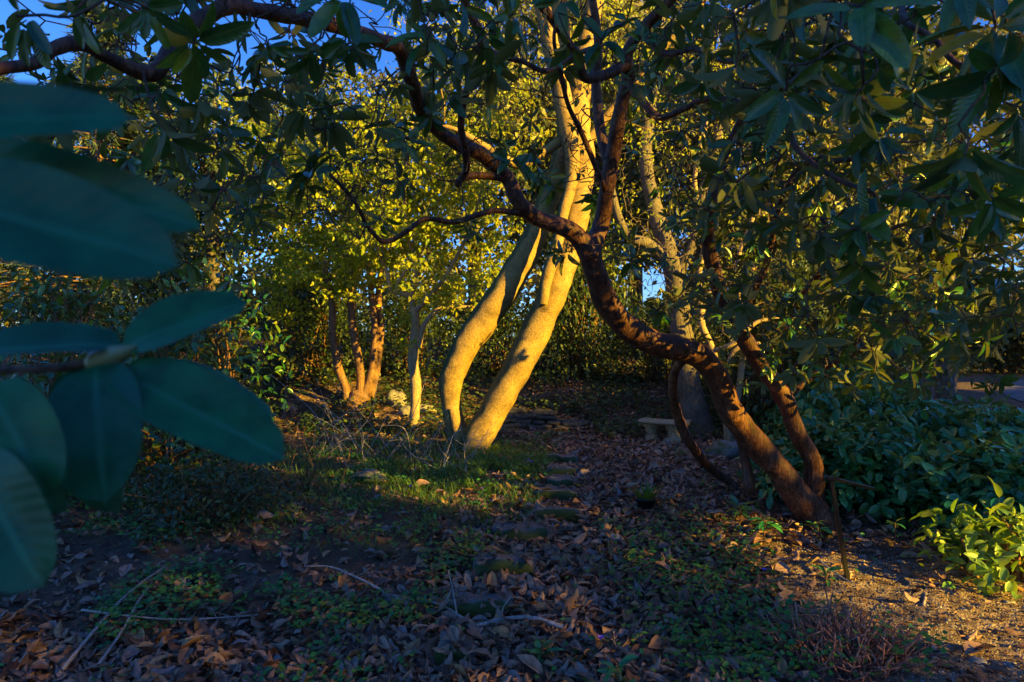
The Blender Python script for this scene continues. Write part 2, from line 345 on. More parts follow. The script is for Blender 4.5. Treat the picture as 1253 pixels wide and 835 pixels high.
# ------------------------------------------------------------------ the big rhododendron that arches over the path
bs = G(1000, 640)
rh = thing('rhododendron', 'large old rhododendron with sinuous reddish brown trunk arching over the leafy path', 'rhododendron', bs)
trunk = Net()
Yb = bs.y
trace(trunk, [(1004, 652, Yb, 54), (993, 628, Yb, 42), (977, 608, Yb - .05, 35), (952, 574, Yb - .1, 31), (922, 540, Yb - .15, 31), (893, 500, Yb - .3, 30), (878, 462, Yb - .4, 29), (852, 434, Yb - .55, 30), (808, 422, Yb - .7, 31), (772, 404, Yb - .85, 31), (745, 376, Yb - 1.0, 31), (731, 340, Yb - 1.15, 28), (722, 308, Yb - 1.25, 27)], 16, 8, .13, 6)
trace(trunk, [(722, 312, Yb - 1.25, 26), (706, 289, Yb - 1.3, 23), (688, 278, Yb - 1.35, 21), (656, 266, 4.9, 20), (635, 248, 4.8, 19), (618, 215, 4.75, 19), (588, 188, 4.6, 18), (564, 178, 4.5, 18), (537, 161, 4.4, 17), (514, 134, 4.2, 17), (504, 100, 4.0, 17), (487, 60, 3.8, 18), (464, 50, 3.6, 18), (420, 34, 3.3, 18), (378, 24, 3.1, 19), (335, 17, 2.9, 19), (285, 8, 2.7, 19), (252, 20, 2.6, 19), (218, 44, 2.45, 19), (195, 84, 2.3, 20), (174, 89, 2.25, 20), (134, 72, 2.15, 17), (100, 54, 2.05, 17), (67, 60, 1.95, 17), (43, 77, 1.9, 16), (0, 84, 1.8, 15), (-60, 95, 1.7, 14)], 10, 6, .18, 9)
trace(trunk, [(722, 312, Yb - 1.25, 25), (735, 278, 5.05, 21), (742, 235, 4.95, 19), (750, 188, 4.85, 19), (759, 134, 4.7, 17), (769, 94, 4.6, 17), (766, 72, 4.5, 16), (783, 40, 4.4, 14), (824, -4, 4.2, 12), (860, -50, 4.0, 10)], 12, 6, .2, 8)
trace(trunk, [(746, 205, 4.9, 14), (735, 161, 4.95, 13), (729, 100, 4.9, 12), (732, 50, 4.8, 11), (725, 0, 4.7, 10), (715, -60, 4.6, 8)], 9, 6, .15)
trace(trunk, [(764, 80, 4.5, 14), (740, 92, 4.4, 13), (715, 94, 4.3, 13), (705, 67, 4.2, 12), (678, 27, 4.0, 11), (656, -4, 3.9, 10), (630, -60, 3.8, 8)], 9, 6, .15)
trace(trunk, [(640, 262, 4.85, 8), (608, 258, 4.6, 7), (588, 262, 4.5, 7), (554, 272, 4.4, 7), (521, 268, 4.3, 6), (498, 283, 4.2, 6), (472, 296, 4.15, 6), (452, 280, 4.1, 5), (432, 244, 4.0, 5), (404, 214, 3.9, 4)], 7, 5, .15)
trace(trunk, [(618, 218, 4.75, 10), (588, 215, 4.6, 9), (566, 218, 4.5, 9), (559, 228, 4.5, 8), (571, 206, 4.45, 9), (568, 178, 4.3, 9), (564, 151, 4.2, 9), (571, 110, 4.0, 9), (588, 74, 3.8, 9), (588, 43, 3.7, 10), (570, 4, 3.6, 10), (558, -50, 3.5, 8)], 8, 5, .15)
trace(trunk, [(589, 52, 3.7, 7), (608, 67, 3.75, 7), (640, 76, 3.8, 6), (668, 87, 3.9, 7), (698, 70, 4.1, 7), (722, 60, 4.3, 6)], 7, 5, .15)
trace(trunk, [(740, 232, 4.9, 7), (732, 212, 4.7, 7), (712, 164, 4.5, 7), (695, 128, 4.3, 6), (685, 84, 4.15, 6), (678, 44, 4.0, 5), (690, -5, 3.9, 4)], 7, 5, .12)
trace(trunk, [(767, 100, 4.6, 11), (785, 122, 4.5, 9), (806, 144, 4.4, 9), (836, 134, 4.2, 8), (866, 121, 4.0, 8), (917, 128, 3.7, 8), (957, 141, 3.4, 8), (974, 181, 3.2, 8), (1021, 218, 3.0, 7), (1068, 235, 2.8, 6)], 8, 5, .15)
trace(trunk, [(783, 40, 4.4, 10), (815, 66, 4.2, 8), (850, 60, 4.0, 7), (900, 75, 3.6, 7), (977, 20, 3.1, 7), (1040, -5, 2.7, 8), (1095, 0, 2.2, 8), (1108, 27, 2.0, 8), (1142, 47, 1.9, 8), (1172, 79, 1.8, 8), (1212, 80, 1.7, 8), (1258, 62, 1.65, 8)], 8, 5, .15)
# second stem
trace(trunk, [(996, 636, Yb + .1, 30), (996, 590, Yb + .1, 24), (992, 558, Yb + .05, 22), (977, 533, Yb, 21), (960, 488, Yb - .05, 21), (927, 441, Yb - .1, 20), (900, 397, Yb - .15, 20), (880, 354, Yb - .2, 19), (868, 305, Yb - .3, 17), (868, 262, Yb - .4, 14), (880, 205, Yb - .5, 12), (905, 150, Yb - .7, 10), (920, 90, Yb - .9, 8)], 12, 6, .2, 8)
trace(trunk, [(927, 441, Yb - .1, 9), (960, 400, Yb - .2, 8), (990, 350, Yb - .5, 8), (1030, 310, Yb - .9, 7), (1090, 280, 4.8, 6), (1150, 265, 4.2, 5)], 7, 5, .15)
trace(trunk, [(900, 397, Yb - .15, 9), (935, 330, 5.6, 8), (954, 250, 5.0, 7), (980, 204, 4.5, 7), (1014, 198, 4.2, 7), (1068, 191, 3.8, 7), (1095, 174, 3.5, 6)], 7, 5, .15)
trace(trunk, [(960, 488, Yb - .05, 8), (1010, 450, Yb, 7), (1070, 420, 5.9, 6), (1130, 380, 5.4, 5), (1200, 345, 5.0, 5)], 7, 5, .15)
# twisting low stem and a stub
gb = G(905, 598)
trace(trunk, [(840, 436, Yb - .5, 12), (827, 452, Yb - .3, 11), (823, 480, Yb - .1, 11), (830, 512, Yb + .1, 13), (846, 545, Yb + .25, 12), (868, 572, gb.y - .1, 12), (890, 588, gb.y, 11), (912, 604, gb.y - .1, 10)], 9, 6, .2, 12)
trace(trunk, [(892, 500, Yb, 9), (905, 535, Yb + .1, 10), (914, 572, Yb + .1, 12), (917, 600, Yb + .05, 14)], 8, 6, .2, 12)
tk = trunk.tubes.build('trunk', M['bark_rh'], rh)
# twig network and leaves
tw = Net(); tw.p = trunk.p; tw.r = trunk.r
bare = []
bare += scatter_px(120, 480, -20, 280, 2.3, 5.5, 150)
bare += scatter_px(240, 470, 150, 330, 4.0, 6.0, 45)
bare += scatter_px(480, 1000, -30, 240, 3.2, 6.5, 290)
bare += scatter_px(760, 960, 100, 420, 4.5, 6.5, 85)
bare += scatter_px(860, 1260, 50, 420, 3.0, 6.0, 60)
tw.grow(bare, .15, 5, .003, 6, .010)
tg = []
tg += scatter_px(860, 1270, -70, 150, 1.5, 3.6, 72)
tg += scatter_px(840, 1400, 0, 420, 4.6, 8.0, 300)
tg += scatter_px(1000, 1300, 100, 420, 3.0, 5.0, 70)
tg += scatter_px(640, 860, 60, 330, 5.2, 7.4, 36)
tg += scatter_px(850, 1270, 60, 300, 2.2, 5.0, 100)
tg += scatter_px(900, 1280, 190, 425, 3.6, 6.2, 165)
tg += scatter_px(960, 1150, 330, 470, 4.4, 6.4, 45)
tg += scatter_px(880, 1230, 380, 475, 5.6, 8.0, 85)
tg += scatter_px(775, 930, 190, 400, 5.0, 7.5, 45)
tg += scatter_px(770, 960, 40, 360, 4.0, 6.6, 75)
tg += scatter_px(470, 860, -70, 90, 2.4, 5.0, 80)
tg += scatter_px(440, 700, 90, 290, 2.8, 4.8, 26)
tg += scatter_px(90, 480, -60, 110, 1.9, 4.0, 36)
tg += scatter_px(120, 440, 60, 260, 2.6, 5.6, 78)
tg += scatter_px(130, 330, 200, 345, 4.0, 6.4, 44)
tg += scatter_px(-60, 160, 0, 330, 2.4, 5.0, 34)
tg += scatter_px(-300, 1000, -700, -80, 1.6, 4.5, 120)
_cor = []
for pl_ in ([(553, 520, 9.9), (553, 480, 9.9), (560, 440, 9.9), (590, 395, 9.9), (618, 355, 9.9), (640, 318, 9.9), (656, 285, 9.9), (672, 240, 10)], [(582, 540, 9.8), (600, 510, 9.8), (622, 470, 9.8), (646, 425, 9.8), (668, 378, 9.8), (686, 335, 9.8), (700, 290, 9.8), (708, 240, 9.8), (708, 160, 9.8)], [(507, 500, 12), (507, 440, 12), (508, 390, 12)]):
    for (a_, b_, Y_) in pl_: q_ = P(a_, b_, Y_); _cor.append((q_.x * UH.x + q_.y * UH.y, q_.z - (q_.x * SH.x + q_.y * SH.y) * math.tan(R(SUN_EL))))
_cor = np.array(_cor)
def clear_path(q): return np.min(np.hypot(_cor[:, 0] - (q.x * UH.x + q.y * UH.y), _cor[:, 1] - (q.z - (q.x * SH.x + q.y * SH.y) * math.tan(R(SUN_EL))))) > .30
tg = [q for q in tg if clear_path(q) or random.random() < .12]
dr = tw.grow(tg, .12, 5, .0035, 5, .009)
W = whorls(tg, dr)
leaves('leaves', M['rh'], rh, *W, tpl=L_RH)
# near whorls hand-set: hanging leaf clusters close to the lens at the top right and top left
nr = [P(1062, -6, 1.35), P(1045, 120, 1.7), P(1180, 190, 1.6), P(1068, 236, 2.7), P(1010, 215, 2.4), P(1236, 66, 1.6), P(1120, 60, 1.9), P(960, -10, 1.8), P(550, 92, 2.6), P(205, 165, 2.1), P(560, 60, 3.0), P(330, 60, 2.4), P(1215, 245, 2.0), P(420, -15, 2.0), P(95, 10, 1.6), P(20, 20, 1.3), P(180, 10, 1.5), P(250, 130, 2.4)]
nd = tw.grow(nr, .09, 6, .003, 5)
tw.tubes.build('twigs', M['twig_rh'], rh)
Wn = whorls(nr, nd, 5, 8, .75, .2, .12, .165, .36)
leaves('near_leaves', M['rh'], rh, *Wn, tpl=L_RN)

# ------------------------------------------------------------------ foreground sprigs on the left, close to the lens
def near_leaf(parent, a, b, wpx, Ya, Yb_, tilt=(0, -.5, .85), label=None):
    A_ = np.array(P(*a, Ya)); B_ = np.array(P(*b, Yb_)); L = np.linalg.norm(B_ - A_); Ym = (Ya + Yb_) / 2
    o = leaves('leaf', M['rhn'], parent, [A_], [B_ - A_], [tilt], L, wpx / F * Ym * 1.05, tpl=L_RN)
    if label: o['label'] = label
    return o
s1 = thing('rhododendron_sprig', 'rhododendron sprig with broad dark leaves around one pale bud, close up at left', 'sprig', P(-60, 452, .62))
st = Tubes(); c = crom([P(-90, 450, .62), P(0, 453, .62), P(80, 450, .61), P(128, 438, .60)], 6); st.add(c, np.linspace(.0032, .0042, len(c)), 8); st.build('stem', M['twig_rh'], s1)
bt = Tubes(); c = crom([P(108, 448, .60), P(128, 440, .60), P(150, 432, .59), P(166, 424, .59)], 5); bt.add(c, np.array([.006, .009, .012, .0125, .0125, .0125, .012, .011, .010, .009, .008, .007, .006, .004, .003, .002])[:len(c)] * .9, 10); bt.build('bud', M['bud'], s1)
near_leaf(s1, (150, 426), (294, 360), 78, .60, .62, (-.15, -.75, .6))
near_leaf(s1, (148, 424), (-60, 418), 66, .60, .58, (0, -.55, .8))
near_leaf(s1, (118, 448), (118, 604), 110, .59, .52, (.1, -.9, .35))
near_leaf(s1, (142, 456), (342, 548), 88, .59, .55, (.15, -.72, .6))
near_leaf(s1, (160, 454), (343, 508), 74, .61, .68, (.1, -.55, .8))
near_leaf(s1, (100, 450), (118, 640), 84, .63, .70, (0, -1, .1))
s2 = thing('rhododendron_sprig', 'rhododendron sprig with blurred dark green leaves hanging at the lower left edge', 'sprig', P(-80, 500, .5))
st = Tubes(); c = crom([P(-120, 470, .5), P(-60, 455, .5), P(-12, 470, .5)], 6); st.add(c, np.linspace(.003, .004, len(c)), 8); st.build('stem', M['twig_rh'], s2)
near_leaf(s2, (-12, 470), (48, 606), 100, .50, .47, (.1, -.85, .45))
near_leaf(s2, (-34, 560), (36, 716), 112, .48, .44, (-.1, -.85, .45))
near_leaf(s2, (-14, 466), (62, 560), 70, .56, .60, (0, -1, .2))
near_leaf(s2, (-12, 470), (60, 640), 80, .52, .56, (0, -1, .1))
s3 = thing('rhododendron_sprig', 'rhododendron sprig with very large blurred blue green leaves, topmost of those at left edge', 'sprig', P(-120, 200, .36))
st = Tubes(); c = crom([P(-260, 230, .37), P(-170, 210, .36), P(-90, 195, .36)], 6); st.add(c, np.linspace(.003, .004, len(c)), 8); st.build('stem', M['twig_rh'], s3)
near_leaf(s3, (-90, 150), (150, 132), 78, .36, .38, (0, -1, .35))
near_leaf(s3, (-110, 190), (242, 262), 84, .40, .44, (.1, -1, .45))
near_leaf(s3, (-110, 235), (204, 308), 128, .35, .35, (.1, -.9, .4))
near_leaf(s3, (-80, 150), (148, 92), 60, .40, .48, (0, -.4, .9))

# ------------------------------------------------------------------ the twin-trunked pale tree
b0 = G(566, 552); YT = b0.y
tt = thing('beech_tree', 'tall smooth barked tree with two pale leaning trunks lit gold beside the path', 'tree', b0)
T1 = Net()
trace(T1, [(572, 562, YT + .2, 36), (562, 540, YT + .2, 28), (553, 500, YT + .2, 24), (552, 465, YT + .2, 28), (568, 428, YT + .2, 33), (594, 390, YT + .2, 35), (618, 355, YT + .2, 35), (640, 318, YT + .25, 33), (656, 285, YT + .3, 29), (672, 240, YT + .4, 27), (690, 190, YT + .5, 25), (694, 130, YT + .6, 24), (690, 70, YT + .7, 22), (684, 0, YT + .8, 21), (680, -120, YT + .9, 18), (670, -260, YT + 1, 14)], 26, 10, .13, 3.2)
T1.tubes.build('trunk', M['bark_pale'], tt)
T2 = Net()
trace(T2, [(574, 566, YT - .05, 41), (582, 540, YT - .05, 36), (600, 510, YT - .05, 35), (622, 470, YT - .05, 35), (646, 425, YT - .05, 36), (668, 378, YT - .05, 35), (686, 335, YT - .05, 34), (700, 290, YT, 31), (708, 240, YT + .05, 33), (711, 190, YT + .1, 35), (706, 150, YT + .15, 33), (712, 90, YT + .2, 24), (722, 30, YT + .3, 22), (735, -60, YT + .4, 19), (750, -220, YT + .6, 14)], 26, 10, .13, 3.2)
T2.tubes.build('trunk', M['bark_pale'], tt)
T3 = Net()
trace(T3, [(664, 372, YT - .3, 12), (668, 345, YT - .33, 15), (676, 318, YT - .35, 15), (684, 290, YT - .3, 14), (689, 262, YT - .2, 14), (700, 215, YT - .15, 17), (697, 165, YT - .2, 24), (686, 110, YT - .2, 23), (675, 60, YT - .2, 21), (662, 0, YT - .2, 20), (640, -100, YT - .2, 16)], 14, 8, .12, 5)
trace(T3, [(554, 500, YT + .1, 14), (561, 530, YT + .05, 16), (566, 558, YT, 22)], 12, 6, .12, 5)
T4 = Net(); T4.tubes = T3.tubes; T4.p = T1.p + T2.p + T3.p; T4.r = T1.r + T2.r + T3.r
T4.branch([P(696, 165, YT), P(640, 200, YT - .1), P(610, 190, YT - .2), P(560, 160, YT - .3), (P(520, 150, YT - .4))], [.09, .07, .06, .04, .025], 9, 5)
T4.branch([P(706, 190, YT + .1), P(760, 120, YT), P(810, 60, YT - .3), (P(880, -20, YT - .6))], [.09, .06, .05, .03], 9, 5)
ct = scatter_px(470, 640, -260, 60, YT - 1.2, YT + 2.0, 60) + scatter_px(640, 900, -260, 190, YT - .6, YT + 2.6, 130)
cd = T4.grow(ct, .10, 5, .004, 5, .009)
T4.tubes.build('branches', M['bark_pale'], tt)
def sprays(ends, dirs, n, spread, lo, hi, asp=.5, droop=.3):
    e = np.repeat(np.array(ends, float), n, 0); d = np.repeat(np.array(dirs, float), n, 0); N = len(e)
    off = rng.normal(0, spread, (N, 3)); off[:, 2] *= .55; tip = nrm(d * .4 + rng.normal(0, .7, (N, 3)) + np.array([0, 0, -droop]))
    nn = rng.normal(0, .40, (N, 3)) + np.array([0, -.35, .6]) + np.array([SH.x, SH.y, 0]) * .8
    L = rng.uniform(lo, hi, N); return e + off, tip, nn, L, L * asp * rng.uniform(.8, 1.2, N)
leaves('crown', M['gold'], tt, *sprays(ct, cd, 30, .17, .06, .10), tpl=L_SM)

# ------------------------------------------------------------------ small tree left of the twin trunks
b1 = G(507, 528); Y1 = b1.y
t1 = thing('small_tree', 'slender small tree with forking pale trunk and golden crown, left of the leaning trunks', 'tree', b1)
n1 = Net()
trace(n1, [(506, 535, Y1, 17), (507, 510, Y1, 12), (509, 470, Y1, 13), (505, 440, Y1, 13), (508, 405, Y1, 12), (507, 378, Y1, 11)], 12, 8, .15, 8)
trace(n1, [(507, 380, Y1, 8), (500, 362, Y1, 7), (480, 355, Y1 + .1, 6), (472, 330, Y1 + .2, 5), (455, 290, Y1 + .2, 4)], 8, 6)
trace(n1, [(507, 384, Y1, 8), (520, 368, Y1 - .1, 7), (538, 348, Y1 - .2, 6), (553, 325, Y1 - .2, 5), (575, 280, Y1 - .3, 4), (590, 230, Y1 - .3, 3)], 8, 6)
trace(n1, [(512, 425, Y1, 8), (518, 400, Y1, 7), (535, 380, Y1, 6), (555, 376, Y1, 5), (580, 376, Y1, 3)], 8, 6)
trace(n1, [(504, 362, Y1, 7), (508, 330, Y1, 6), (500, 290, Y1, 5), (495, 230, Y1, 4), (505, 150, Y1, 3)], 8, 6)
trace(n1, [(482, 356, Y1 + .1, 5), (494, 335, Y1 + .2, 4), (520, 300, Y1 + .4, 4), (540, 240, Y1 + .5, 3)], 8, 6)
def blob(cx, cy, rx, ry, Y0, Y1_, n):
    out = []
    while len(out) < n:
        a, b = random.uniform(-1, 1), random.uniform(-1, 1)
        if a * a + b * b < 1: out.append(P(cx + a * rx, cy + b * ry, random.uniform(Y0, Y1_)))
    return out
e1 = blob(530, 290, 100, 85, Y1 - .8, Y1 + .7, 130) + blob(480, 210, 130, 90, Y1 - .7, Y1 + .9, 150) + blob(560, 150, 110, 90, Y1 - .8, Y1 + 1, 120) + blob(560, 340, 60, 45, Y1 - .6, Y1 + .8, 26) + blob(490, 400, 22, 25, Y1 - .3, Y1 + .3, 6)
d1 = n1.grow(e1, .10, 4, .0025, 4, .007, .6, .012); n1.tubes.build('trunk', M['bark_tan'], t1)
leaves('crown', M['gold'], t1, *sprays(e1, d1, 22, .11, .075, .125), tpl=L_SM)
# multi-stemmed tree further left
b2 = G(436, 498); Y2 = b2.y
t2 = thing('small_tree', 'multi stemmed small tree with four thin brown trunks and golden leaves', 'tree', b2)
n2 = Net()
trace(n2, [(432, 512, Y2, 44), (437, 498, Y2, 34), (444, 482, Y2, 24)], 14, 6, .3, 7)
for pts in ([(420, 508, Y2, 12), (424, 480, Y2 - .05, 10), (414, 450, Y2 - .05, 10), (407, 410, Y2 - .1, 9), (406, 370, Y2 - .1, 8), (396, 320, Y2 - .2, 6)],
            [(442, 484, Y2, 14), (441, 455, Y2, 10), (434, 415, Y2, 10), (430, 380, Y2, 9), (426, 330, Y2, 7), (430, 270, Y2, 5)],
            [(446, 484, Y2, 13), (455, 455, Y2, 9), (459, 410, Y2, 9), (456, 375, Y2, 8), (450, 320, Y2, 6)],
            [(452, 486, Y2 + .1, 12), (461, 450, Y2 + .1, 9), (466, 400, Y2 + .1, 9), (463, 365, Y2 + .1, 8), (470, 300, Y2 + .2, 6)]): trace(n2, pts, 10, 7, .12, 8)
e2 = blob(410, 320, 75, 45, Y2 - 1.2, Y2 + .9, 110) + blob(400, 230, 90, 70, Y2 - 1, Y2 + 1.2, 110) + blob(370, 150, 90, 80, Y2 - .8, Y2 + 1.6, 90) + blob(345, 350, 26, 45, Y2 - .3, Y2 + .6, 16) + blob(330, 250, 60, 90, Y2 - .6, Y2 + .8, 60)
d2 = n2.grow(e2, .10, 4, .0025, 4, .007, .6, .012); n2.tubes.build('trunk', M['bark_brown'], t2)
leaves('crown', M['gold'], t2, *sprays(e2, d2, 22, .12, .08, .135), tpl=L_SM)

# ------------------------------------------------------------------ tangled bare tree and grey trunk behind the bench
b3 = G(845, 528); Y3 = b3.y
t3 = thing('old_tree', 'stout grey trunked tree standing directly behind the stone bench', 'tree', b3)
n3 = Net()
trace(n3, [(858, 538, Y3, 51), (852, 515, Y3, 36), (845, 480, Y3, 29), (840, 440, Y3, 27), (832, 390, Y3, 26), (826, 340, Y3, 26), (815, 300, Y3, 23), (800, 250, Y3 + .1, 19), (790, 190, Y3 + .2, 15), (800, 100, Y3 + .3, 12), (812, 0, Y3 + .3, 8)], 20, 8, .18, 3.5)
trace(n3, [(822, 325, Y3, 18), (795, 300, Y3 - .2, 15), (770, 290, Y3 - .3, 12), (755, 260, Y3 - .4, 10), (742, 200, Y3 - .4, 7)], 10, 7)
trace(n3, [(826, 340, Y3, 16), (850, 290, Y3 - .2, 13), (862, 230, Y3 - .3, 11), (880, 160, Y3 - .4, 8), (890, 80, Y3 - .4, 5)], 10, 7)
e3 = scatter_px(720, 1000, -60, 330, Y3 - 1.0, Y3 + 2.5, 190)
d3 = n3.grow(e3, .12, 4, .004, 5, .008); n3.tubes.build('trunk', M['bark_grey'], t3)
leaves('crown', M['gold'], t3, *sprays(e3, d3, 12, .18, .06, .10), tpl=L_SM)
b4 = G(895, 520); Y4 = b4.y - 1.6
b4 = Vector(((895 - CX) / F * Y4, Y4, gz((895 - CX) / F * Y4, Y4)))
t4 = thing('bare_tree', 'thin tangled bare tree with pale twisting stems between the bench and the rhododendron', 'tree', b4)
n4 = Net()
for pts in ([(892, 540, Y4, 12), (886, 480, Y4, 9), (872, 430, Y4, 9), (858, 395, Y4, 9), (862, 370, Y4, 8), (880, 350, Y4, 8), (915, 335, Y4 - .2, 6), (940, 300, Y4 - .3, 5)],
            [(860, 385, Y4, 7), (855, 340, Y4, 7), (862, 290, Y4, 6), (850, 220, Y4, 6), (865, 150, Y4, 4)],
            [(895, 540, Y4 + .1, 9), (905, 470, Y4, 8), (912, 400, Y4, 7), (900, 330, Y4, 6), (922, 260, Y4, 6), (915, 180, Y4, 4)],
            [(872, 430, Y4, 6), (898, 420, Y4 - .2, 6), (925, 395, Y4 - .2, 5), (955, 390, Y4 - .2, 4)],
            [(886, 480, Y4, 7), (893, 440, Y4 - .1, 6), (905, 425, Y4 - .1, 6), (930, 420, Y4 - .1, 4)]): trace(n4, pts, 8, 6, .15, 9)
e4 = scatter_px(760, 1000, 120, 420, Y4 - 1.0, Y4 + 1.4, 120)
n4.grow(e4, .13, 4, .003, 5, .007); n4.tubes.build('trunk', M['bark_tan'], t4)

# ------------------------------------------------------------------ shrub and tree makers for the thicket
def shrub_mesh(name, mat, nclump, per, size, rx, ry, rz, tpl=L_BG, zoff=.0, spread=.16):
    """foliage spread through an uneven dome around the origin"""
    a = rng.uniform(0, 6.283, nclump); h = rng.random(nclump) ** .7; rr = np.sqrt(rng.random(nclump)) * np.sqrt(np.maximum(0.05, 1 - (h * .95) ** 2)) * rng.uniform(.7, 1.15, nclump)
    c = np.stack([np.cos(a) * rr * rx, np.sin(a) * rr * ry, zoff + h * rz * rng.uniform(.8, 1.15, nclump)], -1)
    d = nrm(c * np.array([1 / rx, 1 / ry, 1 / rz])); N = nclump * per
    e = np.repeat(c, per, 0) + rng.normal(0, spread, (N, 3)); dd = np.repeat(d, per, 0)
    tip = nrm(dd * .5 + rng.normal(0, .7, (N, 3)) + np.array([0, 0, -.3])); nn = dd * .6 + rng.normal(0, .4, (N, 3)) + np.array([0, 0, .7])
    L = rng.uniform(size * .7, size * 1.25, N); rnd = np.clip(np.repeat(rng.random(nclump), per) * .6 + rng.random(N) * .4, 0, 1)
    return e, tip, nn, L, L * .5, tpl, mat, rnd, c
def make_shrub(name, label, loc, mat, nclump, per, size, rx, ry, rz, group=None, tpl=L_BG, stems=True, cat='shrub', smat='bark_brown', spread=.16, zoff=0.):
    o = thing(name, label, cat, (0, 0, 0), group)
    e, tip, nn, L, Wd, tp, mt, rnd, c = shrub_mesh(name, mat, nclump, per, size, rx, ry, rz, tpl, spread=spread, zoff=zoff)
    leaves('foliage', mt, o, e, tip, nn, L, Wd, tp, rnd=rnd)
    if stems:
        t_ = Tubes()
        for k in range(min(nclump, 34)):
            q = c[k]; bs_ = np.array([random.gauss(0, .12 * rx), random.gauss(0, .12 * ry), -.1]); mid = bs_ * .5 + q * .5 + rng.normal(0, .08, 3) + [0, 0, .1 * rz]
            cc = crom([bs_, mid, q], 4); t_.add(cc, np.linspace(.022, .005, len(cc)), 5)
        t_.build('stems', M[smat], o)
    o.location = loc; return o
def dup(root, loc, label=None, rz=0, sc=(1, 1, 1), group=None):
    r_ = root.copy(); COL.objects.link(r_); r_.location = loc; r_.rotation_euler = (0, 0, rz); r_.scale = sc
    if label: r_['label'] = label
    if group: r_['group'] = group
    for ch in list(root.children):
        c_ = ch.copy(); COL.objects.link(c_); c_.parent = r_
    return r_
def at(x, y, dz=0): return (x, y, gz(x, y) + dz)
GB = 'dark evergreen shrubs in the thicket behind the clearing'
shA = make_shrub('evergreen_shrub', 'rounded dark evergreen shrub behind the low stone wall', at(-.4, 16.4), M['bg'], 170, 42, .10, 1.7, 1.3, 1.9, GB)
shB = make_shrub('evergreen_shrub', 'broad dark evergreen shrub right behind the bench tree', at(3.4, 15.2), M['bg'], 190, 42, .09, 2.0, 1.3, 1.7, GB)
shC = make_shrub('evergreen_shrub', 'tall dark evergreen shrub behind the multi stemmed tree', at(-4.6, 15.4), M['bg'], 180, 42, .11, 1.6, 1.3, 2.3, GB)
for (q, x, y, lab, rz, s_) in [(shB, -2.6, 16.0, 'dark evergreen shrub seen between the small tree and the leaning trunks', 1.0, (.9, 1, 1.05)),
    (shA, 1.5, 18.2, 'evergreen shrub with sunlit specks in the gap right of the leaning trunks', 2.0, (1.1, 1, .95)),
    (shC, 5.6, 13.2, 'dark evergreen shrub behind the arching rhododendron trunk', .5, (1, 1, .8)),
    (shC, 4.7, 11.8, 'tall dark evergreen shrub just right of the thin tangled bare tree', 1.5, (1.0, .9, 1.35)),
    (shA, 6.6, 12.6, 'tall dark evergreen shrub behind the back of the laurel bed', 2.9, (1, .9, 1.7)),
    (shA, 1.9, 16.6, 'tall evergreen shrub closing the gap behind the forked old tree', 1.1, (1.2, 1, 2.1)),
    (shA, 7.6, 14.6, 'dark evergreen shrub bordering the road behind the laurel bed', 3.0, (.95, .9, .95)),
    (shB, -6.6, 11.6, 'dark evergreen shrub at the far left behind the close leaves', 4.0, (1, 1, 1.1)),
    (shC, -8.6, 15.5, 'tallest dark evergreen shrub behind the left edge shrubs', 2.4, (1.2, 1, 1.3)),
    (shB, -6.0, 18.2, 'evergreen shrub deep in the shade behind the multi stemmed tree', 5.1, (1.1, 1, 1.5))]:
    dup(q, at(x, y), lab, rz, s_)
make_shrub('undergrowth_mound', 'dark brushy mound of dead stalks and low leaves under the close leaf sprigs', at(-2.75, 6.0), M['bg'], 90, 30, .06, 1.0, .8, .55, smat='stickb', spread=.10, cat='undergrowth')
GR_ = 'broad leaved rhododendron bushes along the left side'
shR = make_shrub('rhododendron_bush', 'rhododendron bush with broad olive leaves behind the close leaf sprigs', at(-4.4, 8.3), M['rh'], 110, 10, .13, 1.5, 1.2, 2.1, GR_, L_RH, spread=.12)
dup(shR, at(-4.3, 6.6), 'nearest rhododendron bush, low and dark behind the leaf with the bud', 3.1, (.9, .9, .62))
dup(shR, at(-6.6, 9.4), 'rhododendron bush furthest out at the left edge', 2.0, (1.1, 1, 1.2))
dup(shR, at(-5.0, 11.4), 'rhododendron bush behind the others, near the dark rocks', 4.2, (1, 1, 1.15))
# far woodland
def wood_tree(name, label, x, y, H, crw, mat, n=300, per=46, size=.19, bark='bark_grey', group=None, crown0=.3):
    o = thing(name, label, 'tree', at(x, y), group); b = Vector(at(x, y)); n_ = Net(); r0 = H * .017 + .04
    lean = random.uniform(-.05, .05) * H
    n_.branch([b + Vector((0, 0, -.1)), b + Vector((lean * .3, 0, H * .35)), b + Vector((lean * .6, .1, H * .65)), b + Vector((lean, 0, H * .93))], [r0 * 1.4, r0, r0 * .6, r0 * .2], 10, 8, .12, 2)
    for k in range(9):
        h = H * random.uniform(.25, .75); an = random.uniform(0, 6.28); L = crw * random.uniform(.6, .95)
        n_.branch([b + Vector((lean * h / H, 0, h)), b + Vector((math.cos(an) * L * .5, math.sin(an) * L * .5, h + L * .3)), b + Vector((math.cos(an) * L, math.sin(an) * L, h + L * .45))], [r0 * .4, r0 * .25, r0 * .1], 6, 5)
    tgts = []
    while len(tgts) < n:
        v = rng.uniform(-1, 1, 3)
        if v.dot(v) < 1: tgts.append(np.array(b) + [v[0] * crw, v[1] * crw, H * (crown0 + 1) / 2 + v[2] * H * (1 - crown0) / 2])
    dd = n_.grow(tgts, .1, 4, .008, 3, .012, .6, .05); n_.tubes.build('trunk', M[bark], o)
    leaves('crown', mat, o, *sprays(tgts, dd, per, .28, size * .7, size * 1.3), tpl=L_BG); return o
wt = wood_tree('woodland_tree', 'leafy woodland tree behind the leaning trunks, its top leaves in sun', -1.0, 19, 9.5, 3.0, M['bgb'])
